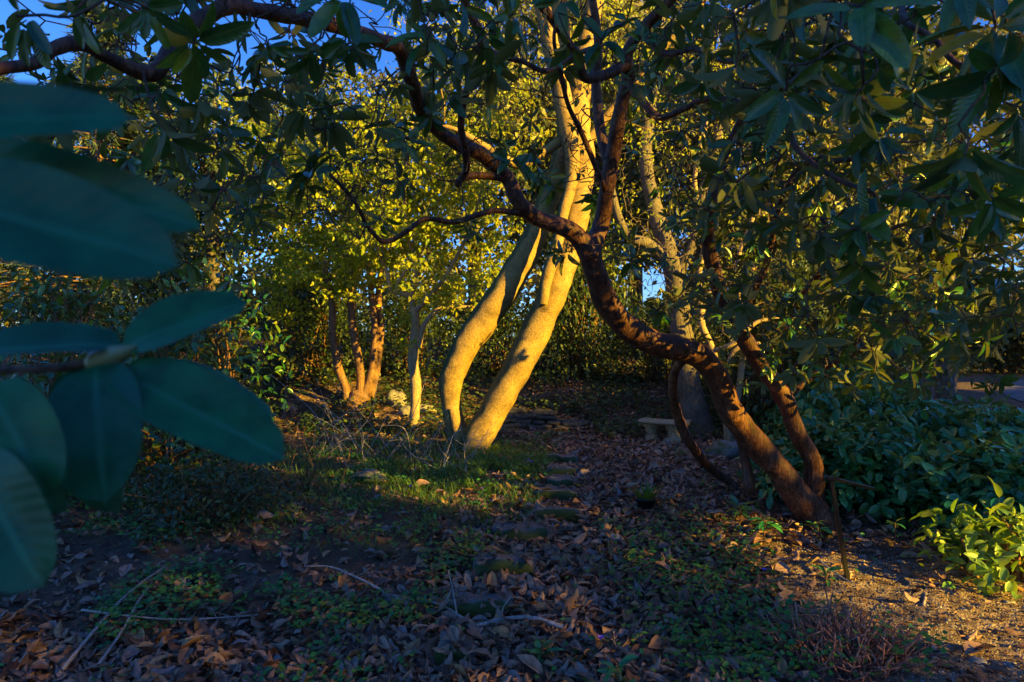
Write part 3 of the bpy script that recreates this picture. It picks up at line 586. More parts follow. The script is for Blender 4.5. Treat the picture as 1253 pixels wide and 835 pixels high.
wt2 = wood_tree('woodland_tree', 'woodland tree with sparse crown behind the bench', 5.2, 18.5, 9.0, 2.9, M['bgb'], 260, 40)
wt3 = wood_tree('woodland_tree', 'dark woodland tree left of the golden crowns', -8.5, 18.5, 8.0, 3.1, M['bg'], 300, 46)
dup(wt2, at(-5.2, 21), 'woodland tree rising behind the golden crowns', 1.4, (1, 1, 1.0))
dup(wt, at(11.2, 30), 'woodland tree across the road, at the right edge of the thicket', 2.2, (1.2, 1.2, 1.0))
dup(wt3, at(2.3, 23), 'woodland tree furthest back between the other trees', 3.9, (1, 1, 1.2))
dup(wt3, at(-15, 22), 'dark woodland tree at the far left edge', .7, (1.1, 1.1, 1.0))
dup(wt2, at(20, 33), 'sparse tree beyond the road bend', 5.0, (1.2, 1.2, .8))
dup(wt2, at(7.7, 16.0), 'tall sparse tree right of the bench tree, above the road', 2.6, (1.0, 1.0, 1.25))
dup(wt2, at(12.6, 19.0), 'tall sparse tree at the upper right corner behind the hanging leaves', .9, (1.0, 1.0, 1.3))
dup(wt, at(1.6, 20.5), 'tall tree whose top fills the gap above the leaning trunks', 4.4, (1.2, 1.1, 1.5))
dup(wt, at(4.6, 24.5), 'tall far tree seen through the fork of the old tree', 1.9, (1.2, 1.1, 1.6))
dup(wt3, at(9.0, 20.5), 'dark tree beside the road behind the hanging leaves', 5.5, (.9, .9, .9))
# the far wood closes the horizon
N = 46000
fx = rng.uniform(-60, 60, N); fy = 36 + rng.uniform(0, 7, N) + np.abs(fx) * .05; hmax = 6.0 + 2.2 * np.sin(fx * .5) + 1.4 * np.sin(fx * 1.3 + 1) + .8 * np.sin(fx * 3.1)
fz = ground(fx, fy) + rng.random(N) ** .9 * hmax; rn = np.clip(.5 + .4 * np.sin(fx * 1.1) * np.sin(fz * 1.5) + rng.normal(0, .2, N), 0, 1)
fw = leaves('far_woodland', M['bgb'], None, np.stack([fx, fy, fz], -1), rng.normal(0, 1, (N, 3)), rng.normal(0, .5, (N, 3)) + [0, -.3, .6], rng.uniform(.35, .7, N), rng.uniform(.25, .4, N), L_BG, rnd=rn)
tag(fw, 'distant wood closing the view behind the garden', 'woodland', kind='stuff')
# conifer upper left
def conifer(x, y, H, label):
    o = thing('conifer', label, 'tree', at(x, y), 'conifers at upper left'); b = np.array(at(x, y)); tb = Tubes(); tb.add(crom([b, b + [0, 0, H * .5], b + [0, 0, H]], 5), np.linspace(.2, .02, 11), 8); ps, tp = [], []
    for k in range(150):
        h = random.uniform(.15, 1); L = (1 - h) * H * .32 + .3; an = random.uniform(0, 6.28); e = b + [math.cos(an) * L, math.sin(an) * L, h * H - L * .15]; a = b + [0, 0, h * H]
        tb.add(crom([a, (a + e) / 2 + [0, 0, .12], e], 3), np.linspace(.03, .006, 7), 4)
        for q in np.linspace(.25, 1, 26):
            for _ in range(3): ps.append(a + (e - a) * q + rng.normal(0, .07, 3)); tp.append((e - a) / L + rng.normal(0, .6, 3))
    tb.build('trunk', M['bark_brown'], o); n = len(ps); leaves('crown', M['conifer'], o, ps, tp, rng.normal(0, .4, (n, 3)) + [0, 0, 1], rng.uniform(.18, .32, n), rng.uniform(.03, .06, n), L_BG)
conifer(-9.8, 15.5, 8.2, 'blue green conifer with drooping sprays left of the patch of blue sky')
conifer(-13.5, 17, 7.2, 'blue green conifer nearest the upper left corner')

# ------------------------------------------------------------------ evergreen bed on the right and hedge across the road
GL = 'laurel plants in the dense bed on the right'
lau = make_shrub('laurel_shrub', 'low laurel shrub at the foot of the rhododendron, glossy blue green leaves', at(3.6, 6.9), M['laurel'], 250, 15, .125, 1.15, 1.0, .74, GL, L_RH, smat='stickb', spread=.09)
for x, y, lab, rz, s_ in [(4.6, 6.0, 'laurel shrub in the near middle of the bed', 1, (1, 1, .9)), (5.6, 7.6, 'laurel shrub in the centre of the bed, left of the road', 2, (1.05, 1.05, 1.0)),
        (4.6, 8.4, 'laurel shrub behind the metal arm, deep in shade', 3, (1, 1, 1.2)), (6.6, 9.4, 'laurel shrub at the back of the bed nearest the road', 4, (1.1, 1.1, .8)),
        (5.7, 6.0, 'laurel shrub against the right edge below the road', 5, (.9, .9, .85)), (7.2, 8.1, 'laurel shrub hiding the near edge of the road', .4, (1.05, 1, .5)), (5.2, 10.2, 'laurel shrub furthest back in the bed', 2.5, (1.1, 1.1, 1.35)), (7.6,11.0,'laurel shrub at the back right corner of the bed',1.7,(1.1,1.1,.55))]:
    dup(lau, at(x, y), lab, rz, s_)
make_shrub('laurel_shrub', 'sunlit yellow green laurel plant at the right edge above the bare soil', at(3.72, 4.82), M['laurel_lit'], 44, 11, .11, .75, .5, .42, GL, L_RH, smat='stickb', spread=.08)
hx = make_shrub('hedge_shrub', 'clipped green shrub across the road catching a patch of sun', at(19, 31.5), M['bgb'], 260, 60, .20, 3.4, 1.6, 2.7, 'shrubs across the road', zoff=.0, spread=.22)
dup(hx, at(13, 30), 'green shrub across the road left of the sunlit one', 1.2, (1, 1, 1.05), 'shrubs across the road'); dup(hx, at(25.5, 33), 'green shrub across the road at the right edge', 2.5, (1, 1, 1.1), 'shrubs across the road'); 

# ------------------------------------------------------------------ unseen trees added out of frame, crowns shaped to mask the sun
HS = 22.0; TE = math.tan(R(SUN_EL))
def uv_of(p): s_ = p[0] * SH.x + p[1] * SH.y; return p[0] * UH.x + p[1] * UH.y, p[2] + (HS - s_) * TE
# openings left in the added foliage to let the low sun through: (point it reaches, half width along the row, half height, openness)
GAPS = [(P(560, 520, 9.9), .35, .3, 1), (P(600, 520, 9.8), .35, .35, 1), (G(780, 606), .36, .10, 1), (G(1225, 755) + Vector((.1, 0, 0)), .75, .34, 1), (G(1130, 735), .35, .10, .6), (P(1225, 650, 4.8), .65, .42, 1), (P(900, 500, Yb), .5, .45, .6), (P(860, 430, Yb - .5), .35, .35, .6), (P(1080, 370, 5), .9, .7, .75), (P(1200, 330, 4.6), .8, .9, .8), (P(960, 180, 4.5), .9, .8, .4), (P(1150, 180, 4.0), .6, .6, .5), (P(1150, 560, 6.4), .5, .25, .3),
        (P(1195, 472, 24), 2.6, .35, 1), (P(1195, 432, 30), 1.6, .8, .9), (G(720, 640), .4, .05, .2), (G(640, 700), .5, .06, .2), (G(1000, 740), .4, .06, .25)]
def lit(u, v, hs):
    def win(u0, u1, v0, v1, a=1.0, soft=.25):
        return a * sma(u, u0 - soft, u0 + soft) * (1 - sma(u, u1 - soft, u1 + soft)) * sma(v, v0 - soft, v0 + soft) * (1 - sma(v, v1 - soft, v1 + soft))
    L = win(7.45, 18.5, hs * TE + 2.55, 60)
    L = np.maximum(L, win(18.5, 60, hs * TE + 2.6, 60, .8)); L = np.maximum(L, win(5.2, 7.45, hs * TE + 1.2, 60, .06))
    for q, ru, rv, a in GAPS:
        s0 = q.x * SH.x + q.y * SH.y; u0 = q.x * UH.x + q.y * UH.y; v0 = q.z + (hs - s0) * TE; d = ((u - u0) / ru) ** 2 + ((v - v0) / rv) ** 2
        L = np.maximum(L, a * (1 - sma(d, .8, 1.3)))
    return L
GH = 'unseen trees added out of frame to mask the sun'
ROW = [(-12, -7.5, 15, HS), (-7.5, -3, 15, HS), (-3, 1.5, 15, HS), (1.5, 6.4, 15, HS), (6.4, 10.5, 10, HS), (10.5, 15, 9.5, HS), (15, 20, 8.5, HS), (20, 25, 10.5, HS), (25, 32, 10.5, HS), (32, 40, 10.5, HS)]
for k, (u0, u1, top, hs_) in enumerate(ROW):
    wdt = u1 - u0
    n = int(3600 * wdt * top / 9); u = rng.uniform(u0, u1, n); v = rng.uniform(0.1, top, n); keep = rng.random(n) > lit(u, v, hs_) ** .5 * 1.02
    u, v = u[keep], v[keep]; n = len(u); s_ = hs_ + rng.normal(0, .5, n)
    pos = np.stack([SH.x * s_ + UH.x * u, SH.y * s_ + UH.y * u, v + (s_ - hs_) * TE], -1)
    c = Vector((SH.x * hs_ + UH.x * (u0 + u1) / 2, SH.y * hs_ + UH.y * (u0 + u1) / 2, 0))
    o = thing('sun_mask_tree', 'unseen tree added out of frame at right, its crown shaped to shade the garden', 'tree', c, GH)
    tb = Tubes(); tb.add(crom([c, c + Vector((.1, 0, 1.6)), c + Vector((0, .1, 3.0))], 5), np.linspace(.22, .1, 11), 8); tb.build('trunk', M['bark_grey'], o)
    leaves('crown', M['bg'], o, pos, rng.normal(0, 1, (n, 3)), np.array([SH.x, SH.y, .4]) + rng.normal(0, .5, (n, 3)), rng.uniform(.16, .26, n), rng.uniform(.11, .16, n), L_BG)

# ------------------------------------------------------------------ steps, wall, bench, rocks, stake
def rough_box(cx, cy, cz, sx, sy, sz, rot=0, seed=0, rough=.012, sub=6):
    """an irregular hewn block: a subdivided box, corners pulled in, roughened"""
    nx_, ny_, nz_ = max(3, int(sx / .05)), max(3, int(sy / .05)), max(2, int(sz / .03)); nx_, ny_, nz_ = min(nx_, 16), min(ny_, 10), min(nz_, 5)
    idx = {}; V = []; Fc = []
    def vid(i_, j_, k_):
        if (i_, j_, k_) not in idx:
            x, y, z = (i_ / nx_ - .5), (j_ / ny_ - .5), (k_ / nz_ - .5)
            e = .5; q = (abs(x) ** 9 + abs(y) ** 9 + abs(z) ** 9) ** (1 / 9); f_ = e / max(q, 1e-6) if q > e else 1
            v = Vector((x * sx * f_, y * sy * f_, z * sz * f_)); nz3 = noise.noise_vector(Vector((v.x * 6 + seed * 3.1, v.y * 6, v.z * 9 + seed))) ; v += nz3 * rough * 1.6 + noise.noise_vector(v * 25 + Vector((seed, 0, 0))) * rough * .5
            c_, s_ = math.cos(rot), math.sin(rot); idx[(i_, j_, k_)] = len(V); V.append((cx + v.x * c_ - v.y * s_, cy + v.x * s_ + v.y * c_, cz + v.z))
        return idx[(i_, j_, k_)]
    for i_ in range(nx_):
        for j_ in range(ny_):
            Fc.append((vid(i_, j_, 0), vid(i_, j_ + 1, 0), vid(i_ + 1, j_ + 1, 0), vid(i_ + 1, j_, 0))); Fc.append((vid(i_, j_, nz_), vid(i_ + 1, j_, nz_), vid(i_ + 1, j_ + 1, nz_), vid(i_, j_ + 1, nz_)))
    for i_ in range(nx_):
        for k_ in range(nz_):
            Fc.append((vid(i_, 0, k_), vid(i_ + 1, 0, k_), vid(i_ + 1, 0, k_ + 1), vid(i_, 0, k_ + 1))); Fc.append((vid(i_, ny_, k_), vid(i_, ny_, k_ + 1), vid(i_ + 1, ny_, k_ + 1), vid(i_ + 1, ny_, k_)))
    for j_ in range(ny_):
        for k_ in range(nz_):
            Fc.append((vid(0, j_, k_), vid(0, j_, k_ + 1), vid(0, j_ + 1, k_ + 1), vid(0, j_ + 1, k_))); Fc.append((vid(nx_, j_, k_), vid(nx_, j_ + 1, k_), vid(nx_, j_ + 1, k_ + 1), vid(nx_, j_, k_ + 1)))
    return V, Fc
steps = [(537, 578, 806, 'nearest slate step, half buried in leaves at the bottom of the picture'), (554, 621, 748, 'mossy slate step just beyond the lichened fallen branch'), (583, 652, 697, 'slate step behind the upright curled leaf'),
         (608, 668, 655, 'step with the brightest green moss on its front'), (655, 708, 630, 'mossy step under the left bank of the path, fifth from the front'), (656, 705, 606, 'narrow step sixth from the front'), (672, 706, 592, 'thin step seventh from the front of the path'), (672, 706, 577, 'short step with a yellow green mossy face'), (672, 706, 562, 'furthest step, in front of the low stone wall')]
SF = []
for k, (xa, xb, py, lab) in enumerate(steps):
    g = G((xa + xb) / 2, py + 5); wd_ = (xb - xa) / F * g.y; V, Fc = rough_box(g.x, g.y + .06, g.z + .020, wd_ * 1.12, .23, .16, random.uniform(-.16, .16) - (.1 if k > 0 else 0), k, .026)
    SF.append((g.x, g.y + .06, wd_ * .54, .115, g.z + .108))
    o = mesh('stone_step', V, Fc, M['slate'], origin=(g.x, g.y, g.z)); tag(o, lab, 'step', 'stone steps along the garden path')
# low dry stone wall: courses of flat stones
wl = G(645, 527); VV, FF = [], []
x0 = (602 - CX) / F * wl.y; x1 = (694 - CX) / F * (wl.y)
for row in range(4):
    x = x0 + row * .03; 
    while x < x1 - row * .10 + (.25 if row < 2 else 0):
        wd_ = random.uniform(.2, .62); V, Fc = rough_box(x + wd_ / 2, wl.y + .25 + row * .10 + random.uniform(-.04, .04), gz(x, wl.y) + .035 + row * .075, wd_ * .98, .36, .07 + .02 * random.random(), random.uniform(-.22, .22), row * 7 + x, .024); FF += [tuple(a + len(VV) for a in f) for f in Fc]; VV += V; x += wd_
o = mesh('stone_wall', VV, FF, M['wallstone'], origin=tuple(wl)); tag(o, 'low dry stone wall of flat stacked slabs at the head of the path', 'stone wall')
# bench
bb = G(812, 541); bn = thing('stone_bench', 'small pale cast stone bench with rope edged seat on two pedestals', 'bench', bb)
def revolve(prof, n=24, sx=1, sy=1):
    V = []; Fc = []
    for r_, z in prof:
        for k in range(n): V.append((r_ * math.cos(k * 6.2832 / n) * sx, r_ * math.sin(k * 6.2832 / n) * sy, z))
    for j in range(len(prof) - 1):
        for k in range(n): Fc.append((j * n + k, j * n + (k + 1) % n, (j + 1) * n + (k + 1) % n, (j + 1) * n + k))
    Fc.append(tuple(range((len(prof) - 1) * n, len(prof) * n))); Fc.append(tuple(range(n - 1, -1, -1))); return V, Fc
ang = R(-28); ca, sa = math.cos(ang), math.sin(ang); SHt = .30
def bt_(V, off=(0, 0, 0)): return [(bb.x + (x + off[0]) * ca - (y + off[1]) * sa, bb.y + (x + off[0]) * sa + (y + off[1]) * ca, bb.z + z + off[2]) for x, y, z in V]
V = []; Fc = []; nL = 24; prof = []
for k in range(13):
    a = math.pi * k / 12; prof.append((math.cos(a), math.sin(a)))
# seat: gently curved slab with rounded rim
cs = [(-.18, -.032), (-.197, -.018), (-.205, 0), (-.197, .018), (-.18, .030), (0, .033), (.18, .030), (.197, .018), (.205, 0), (.197, -.018), (.18, -.032)]
for i_ in range(nL + 1):
    x = (i_ / nL - .5) * .80; bend = .10 * (x / .4) ** 2; rope = .004 * math.sin(i_ * 2.6)
    for (y, z) in cs: V.append((x, y + bend + (rope if abs(y) > .15 else 0), SHt + .03 + z))
m_ = len(cs)
for i_ in range(nL):
    for k in range(m_): Fc.append((i_ * m_ + k, i_ * m_ + (k + 1) % m_, (i_ + 1) * m_ + (k + 1) % m_, (i_ + 1) * m_ + k))
Fc.append(tuple(range(m_ - 1, -1, -1))); Fc.append(tuple(nL * m_ + k for k in range(m_)))
st_ = mesh('seat', bt_(V), Fc, M['bench'], bn)
rp = Tubes()
for sgn in (-1, 1):
    pts = []; 
    for i_ in range(120):
        x = (i_ / 119 - .5) * .80; pts.append(((x), sgn * .207 + .10 * (x / .4) ** 2 + .006 * math.sin(i_ * 1.1), SHt + .03 + .006 * math.cos(i_ * 1.1)))
    rp.add(bt_(pts), np.full(120, .017) + .004 * np.sin(np.arange(120) * 1.1), 8)
rp.build('rope_edge', M['bench'], bn)
for xx in (-.21, .16):
    V, Fc = revolve([(.16, -.03), (.16, .03), (.15, .045), (.125, .07), (.115, .12), (.118, .17), (.13, .21), (.15, .235), (.165, .255), (.165, SHt)], 24, .85, 1.0)
    mesh('leg', bt_(V, (xx, .04, 0)), Fc, M['bench'], bn)
# rocks
def rock(name, px, py, wpx, hpx, mat, label, cat='rock', group=None, seed=0, hgt=None):
    g = G(px, py); r_ = wpx / 2 / F * g.y; h = hpx / F * g.y; import bmesh
    bm = bmesh.new(); bmesh.ops.create_icosphere(bm, subdivisions=3, radius=1)
    for v in bm.verts:
        q = v.co.copy(); k = 1 + .35 * noise.noise(q * 1.3 + Vector((seed * 5.3, 0, 0))) + .12 * noise.noise(q * 4 + Vector((seed, 3, 0)))
        v.co = Vector((q.x * r_ * k, q.y * r_ * .8 * k, q.z * h * .62 * k + h * .3))
    me = bpy.data.meshes.new(name); bm.to_mesh(me); bm.free(); me.polygons.foreach_set('use_smooth', [True] * len(me.polygons)); me.materials.append(mat)
    o = bpy.data.objects.new(name, me); COL.objects.link(o); o.location = g; return tag(o, label, cat, group)
GRK = 'dark rocks at the foot of the thicket'
for k, (a, b, c_, d_, lab) in enumerate([(315, 478, 26, 14, 'pale grey rock left of the other rocks in the dark thicket'), (348, 468, 28, 18, 'upright grey rock in the dark, second from left'), (372, 474, 20, 14, 'small grey rock just left of the multi stemmed tree'), (352, 502, 24, 10, 'flat bluish rock lying in front of the dark rocks'),
        (485, 497, 26, 20, 'brownish rock between the multi stemmed and the slender tree'), (497, 508, 20, 12, 'small rock beside the slender trunk'), (612, 508, 14, 18, 'pale stone standing on the low stone wall'), (450, 590, 44, 15, 'mossy rock half hidden by dry twigs left of the path'), (886, 560, 46, 22, 'mossy rounded rock between bench and rhododendron'), (815, 545, 10, 9, 'small pale stone in front of the bench'), (520, 505, 30, 10, 'low flat rock behind the slender trunk')]):
    rock('rock', a, b, c_, d_, M['slate'] if k == 7 else M['stone'], lab, 'rock', GRK, k)
for k, (a, b, c_, d_, lab) in enumerate([(1197, 813, 22, 9, 'largest blue grey stone in the gravel, lower right'), (1232, 818, 16, 8, 'blue grey stone right of the largest one'), (1143, 808, 12, 6, 'small stone left of the largest gravel stone'), (1180, 748, 9, 5, 'small pale stone in the sunlit soil'), (1160, 762, 8, 5, 'tiny stone below the pale one in the sunlit soil'), (1235, 740, 14, 6, 'sunlit stone near the right edge'), (1212, 768, 10, 5, 'sunlit stone in the middle of the bright soil'), (1102, 690, 9, 5, 'pale stone at the shaded end of the soil'), (985, 830, 20, 10, 'shaded stone at the bottom among the clover'), (753, 662, 22, 9, 'grey stone on the right side of the path')]):
    rock('stone', a, b, c_, d_, M['pebble'], lab, 'stone', 'small stones on the soil and path', k + 20)
# metal stake with side arm
pf = G(1040, 712); ms = thing('metal_stake', 'slim black metal stake with a flat arm, leaning over the bare soil', 'stake', pf)
tp_ = P(1017, 588, pf.y - .02)
def bar(a, b, w_, d_, mat, parent, name):
    a = Vector(a); b = Vector(b); T = (b - a).normalized(); X = T.cross(Vector((0, 1, 0))).normalized(); Z = X.cross(T); V = []
    for q in (a, b):
        for (s1_, s2_) in ((-1, -.8), (-.8, -1), (.8, -1), (1, -.8), (1, .8), (.8, 1), (-.8, 1), (-1, .8)): V.append(q + X * s1_ * w_ + Z * s2_ * d_)
    Fc = [(k, (k + 1) % 8, 8 + (k + 1) % 8, 8 + k) for k in range(8)] + [tuple(range(7, -1, -1)), tuple(range(8, 16))]
    return mesh(name, [tuple(v) for v in V], Fc, mat, parent, smooth=False)
bar(pf + Vector((.01, 0, -.15)), tp_, .015, .012, M['metal'], ms, 'post')
bar(P(1012, 584, pf.y - .03), P(1068, 598, pf.y + .35), .013, .02, M['metal'], ms, 'arm')
bar(P(1012, 586, pf.y - .05), P(1026, 586, pf.y - .05), .012, .018, M['metal'], ms, 'bracket')
# small pot with spring shoots
pg = G(790, 622); pt = thing('plant_pot', 'small black plastic pot with fresh green shoots in the sunny patch', 'plant pot', pg)
V, Fc = revolve([(.075, 0), (.095, .13), (.105, .13), (.105, .15), (.092, .15), (.088, .12)], 20); mesh('pot', [(pg.x + a, pg.y + b, pg.z + c_ - .04) for a, b, c_ in V], Fc, M['plastic'], pt)
n = 60; an = rng.uniform(0, 6.28, n); leaves('shoots', M['grass'], pt, np.stack([pg.x + np.cos(an) * .06 * rng.random(n), pg.y + .0 + np.sin(an) * .06 * rng.random(n), np.full(n, pg.z + .06)], -1), np.stack([np.cos(an) * .5, np.sin(an) * .5, np.full(n, 1.0)], -1), np.stack([-np.cos(an), -np.sin(an), np.full(n, .4)], -1), rng.uniform(.12, .24, n), .018, L_GR)

# ------------------------------------------------------------------ leaf litter, ground cover, grass, gravel
def soilpatch(x, y):   # bare soil at the lower right
    return sma(x - (.35 + .28 * y), .0, .45) * (1 - sma(y, 4.9, 5.8))
def nz2(x, y, s, o=0): return np.array([noise.noise(Vector((a * s + o, b * s, o))) for a, b in zip(x, y)])
N = 84000
y = 2.3 + (16.5 - 2.3) * rng.random(N) ** 1.35; x = rng.uniform(-1, 1, N) * (.86 * y + .3)
sp_ = soilpatch(x, y); pathc = np.interp(y, [2.5, 3.4, 5, 8, 13], [-.1, -.1, .25, .9, 1.6])
dens = (1 - .55 * sma(pathc - x, .7, 1.8) * sma(y, 3.4, 4.6)) * np.clip(.30 + .9 * np.exp(-((x - pathc - .3) / 1.1) ** 2) + .55 * (1 - sma(y, 3.6, 5.5)) + .3 * sma(y, 10, 11), 0, 1) * (1 - .93 * sp_) * (1 - .45 * np.exp(-((x + .9) ** 2 + ((y - 8) * .5) ** 2)))
kp = rng.random(N) < dens; x, y = x[kp], y[kp]; N = len(x)
kind = rng.random(N); L = rng.uniform(.03, .14, N) * np.where(rng.random(N) < .12, 1.35, 1); an = rng.uniform(0, 6.28, N)
tip = np.stack([np.cos(an), np.sin(an), rng.normal(.05, .28, N)], -1); nn = np.stack([rng.normal(0, .45, N), rng.normal(0, .45, N), np.ones(N)], -1)
pos = np.stack([x, y, ground(x, y) + rng.random(N) * .035 + .004], -1)
for sx_, sy_, hw, hd, tz in SF:
    ins = (np.abs(x - sx_) < hw) & (np.abs(y - sy_) < hd + .03); up_ = ins & (rng.random(N) < .22); pos[up_, 2] = tz + rng.random(up_.sum()) * .015
h = N // 2
for nm, a, b, tpl in (('leaf_litter', 0, h, L_DRY1), ('leaf_litter', h, N, L_DRY2)):
    o = leaves(nm, M['dry'], None, pos[a:b], tip[a:b], nn[a:b], L[a:b], L[a:b] * rng.uniform(.28, .6, b - a), tpl)
    tag(o, 'brown and grey fallen leaves covering the path and the ground beside it', 'leaf litter', kind='stuff')
# green ground cover
N = 105000
y = 2.4 + (11.5 - 2.4) * rng.random(N) ** 1.4; x = rng.uniform(-1, 1, N) * (.86 * y + .3)
pathc = np.interp(y, [2.5, 3.4, 5, 8, 13], [-.1, -.1, .25, .9, 1.6]); nzv = nz2(x, y, 1.5) + .6 * nz2(x, y, 4.5, 7)
right = np.exp(-((x - 1.55) / .65) ** 2 - ((y - 4.5) / 1.25) ** 2); left = sma(-x + pathc, .30, .8) * (.38 + 1.0 * sma(y, 3.4, 4.6))
onpath = np.exp(-((x - pathc) / .38) ** 2) * (y < 9.5)
mask = np.clip(right * 1.5 + left * .95 + .08, 0, 1) * sma(nzv, -.05, .30) * (1 - .97 * soilpatch(x, y)); mask = np.maximum(mask, right * .95 * sma(nzv, -.5, -.1) * (1 - soilpatch(x, y))) * (1 - .95 * onpath)
kp = rng.random(N) < mask * .8; x, y = x[kp], y[kp]; N = len(x); hgt = .02 + rng.random(N) ** 1.3 * (.06 + .05 * rng.random(N))
an = rng.uniform(0, 6.28, N)
o = leaves('ground_cover', M['cover'], None, np.stack([x, y, ground(x, y) + .02 + hgt], -1), np.stack([np.cos(an), np.sin(an), rng.normal(.1, .3, N)], -1), np.stack([rng.normal(0, .35, N), rng.normal(-.1, .35, N), np.ones(N)], -1), rng.uniform(.022, .05, N), rng.uniform(.018, .038, N), L_RND)
tag(o, 'low clover-like green ground cover beside the path', 'ground cover', kind='stuff')
N = 26000
y = rng.uniform(10.8, 17.5, N); x = rng.uniform(-9, 7, N); kp = (nz2(x, y, 1.1, 5) > -.18) & ~((np.abs(x - .35) < 1.1) & (y < wl.y + .9)); x, y = x[kp], y[kp]; N = len(x); an = rng.uniform(0, 6.28, N)
o = leaves('ivy', M['bg'], None, np.stack([x, y, ground(x, y) + .02 + rng.random(N) * .22], -1), np.stack([np.cos(an), np.sin(an), rng.normal(0, .3, N)], -1), np.stack([rng.normal(0, .4, N), rng.normal(-.4, .3, N), np.ones(N)], -1), rng.uniform(.05, .11, N), rng.uniform(.04, .08, N), L_SM)
tag(o, 'dark ivy and low shoots on the slope behind the stone wall', 'ivy', kind='stuff')
# grass around the leaning trunks
N = 15000
x = rng.normal(-.9, 1.3, N); y = rng.normal(8.0, 1.25, N); x[:4500] = rng.normal(-.05, .35, 4500); y[:4500] = rng.normal(8.7, .7, 4500); pathc = np.interp(y, [3, 5, 8, 13], [-.1, .25, .55, 1.1]); kp = (x < pathc - .05) & (nz2(x, y, 2.2, 3) > -.22) & (y > 5.2) & (y < 11); x, y = x[kp], y[kp]; N = len(x); an = rng.uniform(0, 6.28, N)
o = leaves('grass', M['grass'], None, np.stack([x, y, ground(x, y) - .01], -1), np.stack([np.cos(an) * .5, np.sin(an) * .5, np.full(N, 1.0)], -1), np.stack([-np.cos(an), -np.sin(an), np.full(N, .4)], -1), rng.uniform(.06, .19, N), rng.uniform(.006, .012, N), L_GR)
tag(o, 'green grass and bulb leaves round the leaning trunks', 'grass', kind='stuff')
# gravel and chips on the bare soil
N = 16000
y = rng.uniform(2.6, 5.9, N); x = rng.uniform(1.0, 4.6, N); kp = rng.random(N) < soilpatch(x, y); x, y = x[kp], y[kp]; N = len(x)
octa = np.array([(1, 0, 0), (-1, 0, 0), (0, 1, 0), (0, -1, 0), (0, 0, 1), (0, 0, -1)], float); of = np.array([(0, 2, 4), (2, 1, 4), (1, 3, 4), (3, 0, 4), (2, 0, 5), (1, 2, 5), (3, 1, 5), (0, 3, 5)])
sz = rng.uniform(.003, .009, N) * np.where(rng.random(N) < .06, 1.8, 1); V = np.stack([x, y, ground(x, y) + .014], -1)[:, None] + (octa[None] * sz[:, None, None] * rng.uniform(.6, 1.6, (N, 6, 1)) * np.array([1, 1, .6])); 
o = mesh('gravel', V.reshape(-1, 3), (of[None] + (np.arange(N) * 6)[:, None, None]).reshape(-1, 3), M['pebble']); tag(o, 'fine gravel scattered on the bare soil', 'gravel', kind='stuff')
N = 9000
y = rng.uniform(2.6, 5.9, N); x = rng.uniform(1.0, 4.6, N); kp = rng.random(N) < soilpatch(x, y); x, y = x[kp], y[kp]; N = len(x); an = rng.uniform(0, 6.28, N)
o = leaves('bark_mulch', M['dry'], None, np.stack([x, y, ground(x, y) + .015], -1), np.stack([np.cos(an), np.sin(an), rng.normal(.1, .2, N)], -1), rng.normal(0, .4, (N, 3)) + [0, 0, 1], rng.uniform(.012, .05, N), rng.uniform(.005, .012, N), L_DRY1); tag(o, 'dry chips and stalks scattered on the bare soil', 'mulch', kind='stuff')

# ------------------------------------------------------------------ single fallen leaves that stand out
def one_leaf(px, py, L, wd_, ang_, tilt, mat, label, tpl=L_DRY1, rz=.5, up=.02):
    g = G(px, py); o = leaves('fallen_leaf', M[mat], None, [np.array(g) + [0, 0, up]], [[math.cos(ang_), math.sin(ang_), tilt]], [[0, -.6, .8]], L, wd_, tpl, origin=tuple(g), rnd=np.array([rz]))
    return tag(o, label, 'leaf', 'single fallen leaves')
one_leaf(602, 728, .14, .075, 1.6, 3.0, 'dry', 'large curled tan leaf standing upright in front of a slate step', rz=.9)
one_leaf(575, 727, .13, .05, 2.2, 2.2, 'dry', 'narrow brown leaf leaning just left of the upright curled leaf', rz=.55)
one_leaf(948, 706, .13, .11, .1, .05, 'dry', 'pale round leaf lying flat on the green clover', L_RND, .75, .06)
one_leaf(1153, 722, .12, .06, .2, .1, 'laurel', 'yellow green leaf lying on the bare soil', L_RH, 1.0)
one_leaf(655, 623, .12, .09, .6, .4, 'dry', 'broad tan leaf beside the fifth step', rz=.95)
one_leaf(698, 673, .16, .06, -.9, .2, 'dry', 'long pale leaf on the path right of the mossy step', rz=.95)
one_leaf(590, 676, .17, .05, .0, .05, 'dry', 'long narrow leaf lying left of the mossy step', rz=.85)
one_leaf(770, 690, .12, .06, .8, 1.2, 'cover', 'fresh green leaf standing in the litter right of the path', L_RH, .9)
one_leaf(543, 650, .12, .07, 1.0, .9, 'dry', 'orange brown leaf in the green cover left of the path', rz=1.0)
one_leaf(222, 740, .10, .06, .3, .7, 'dry', 'orange brown leaf lit in the dark litter at lower left', rz=1.0)

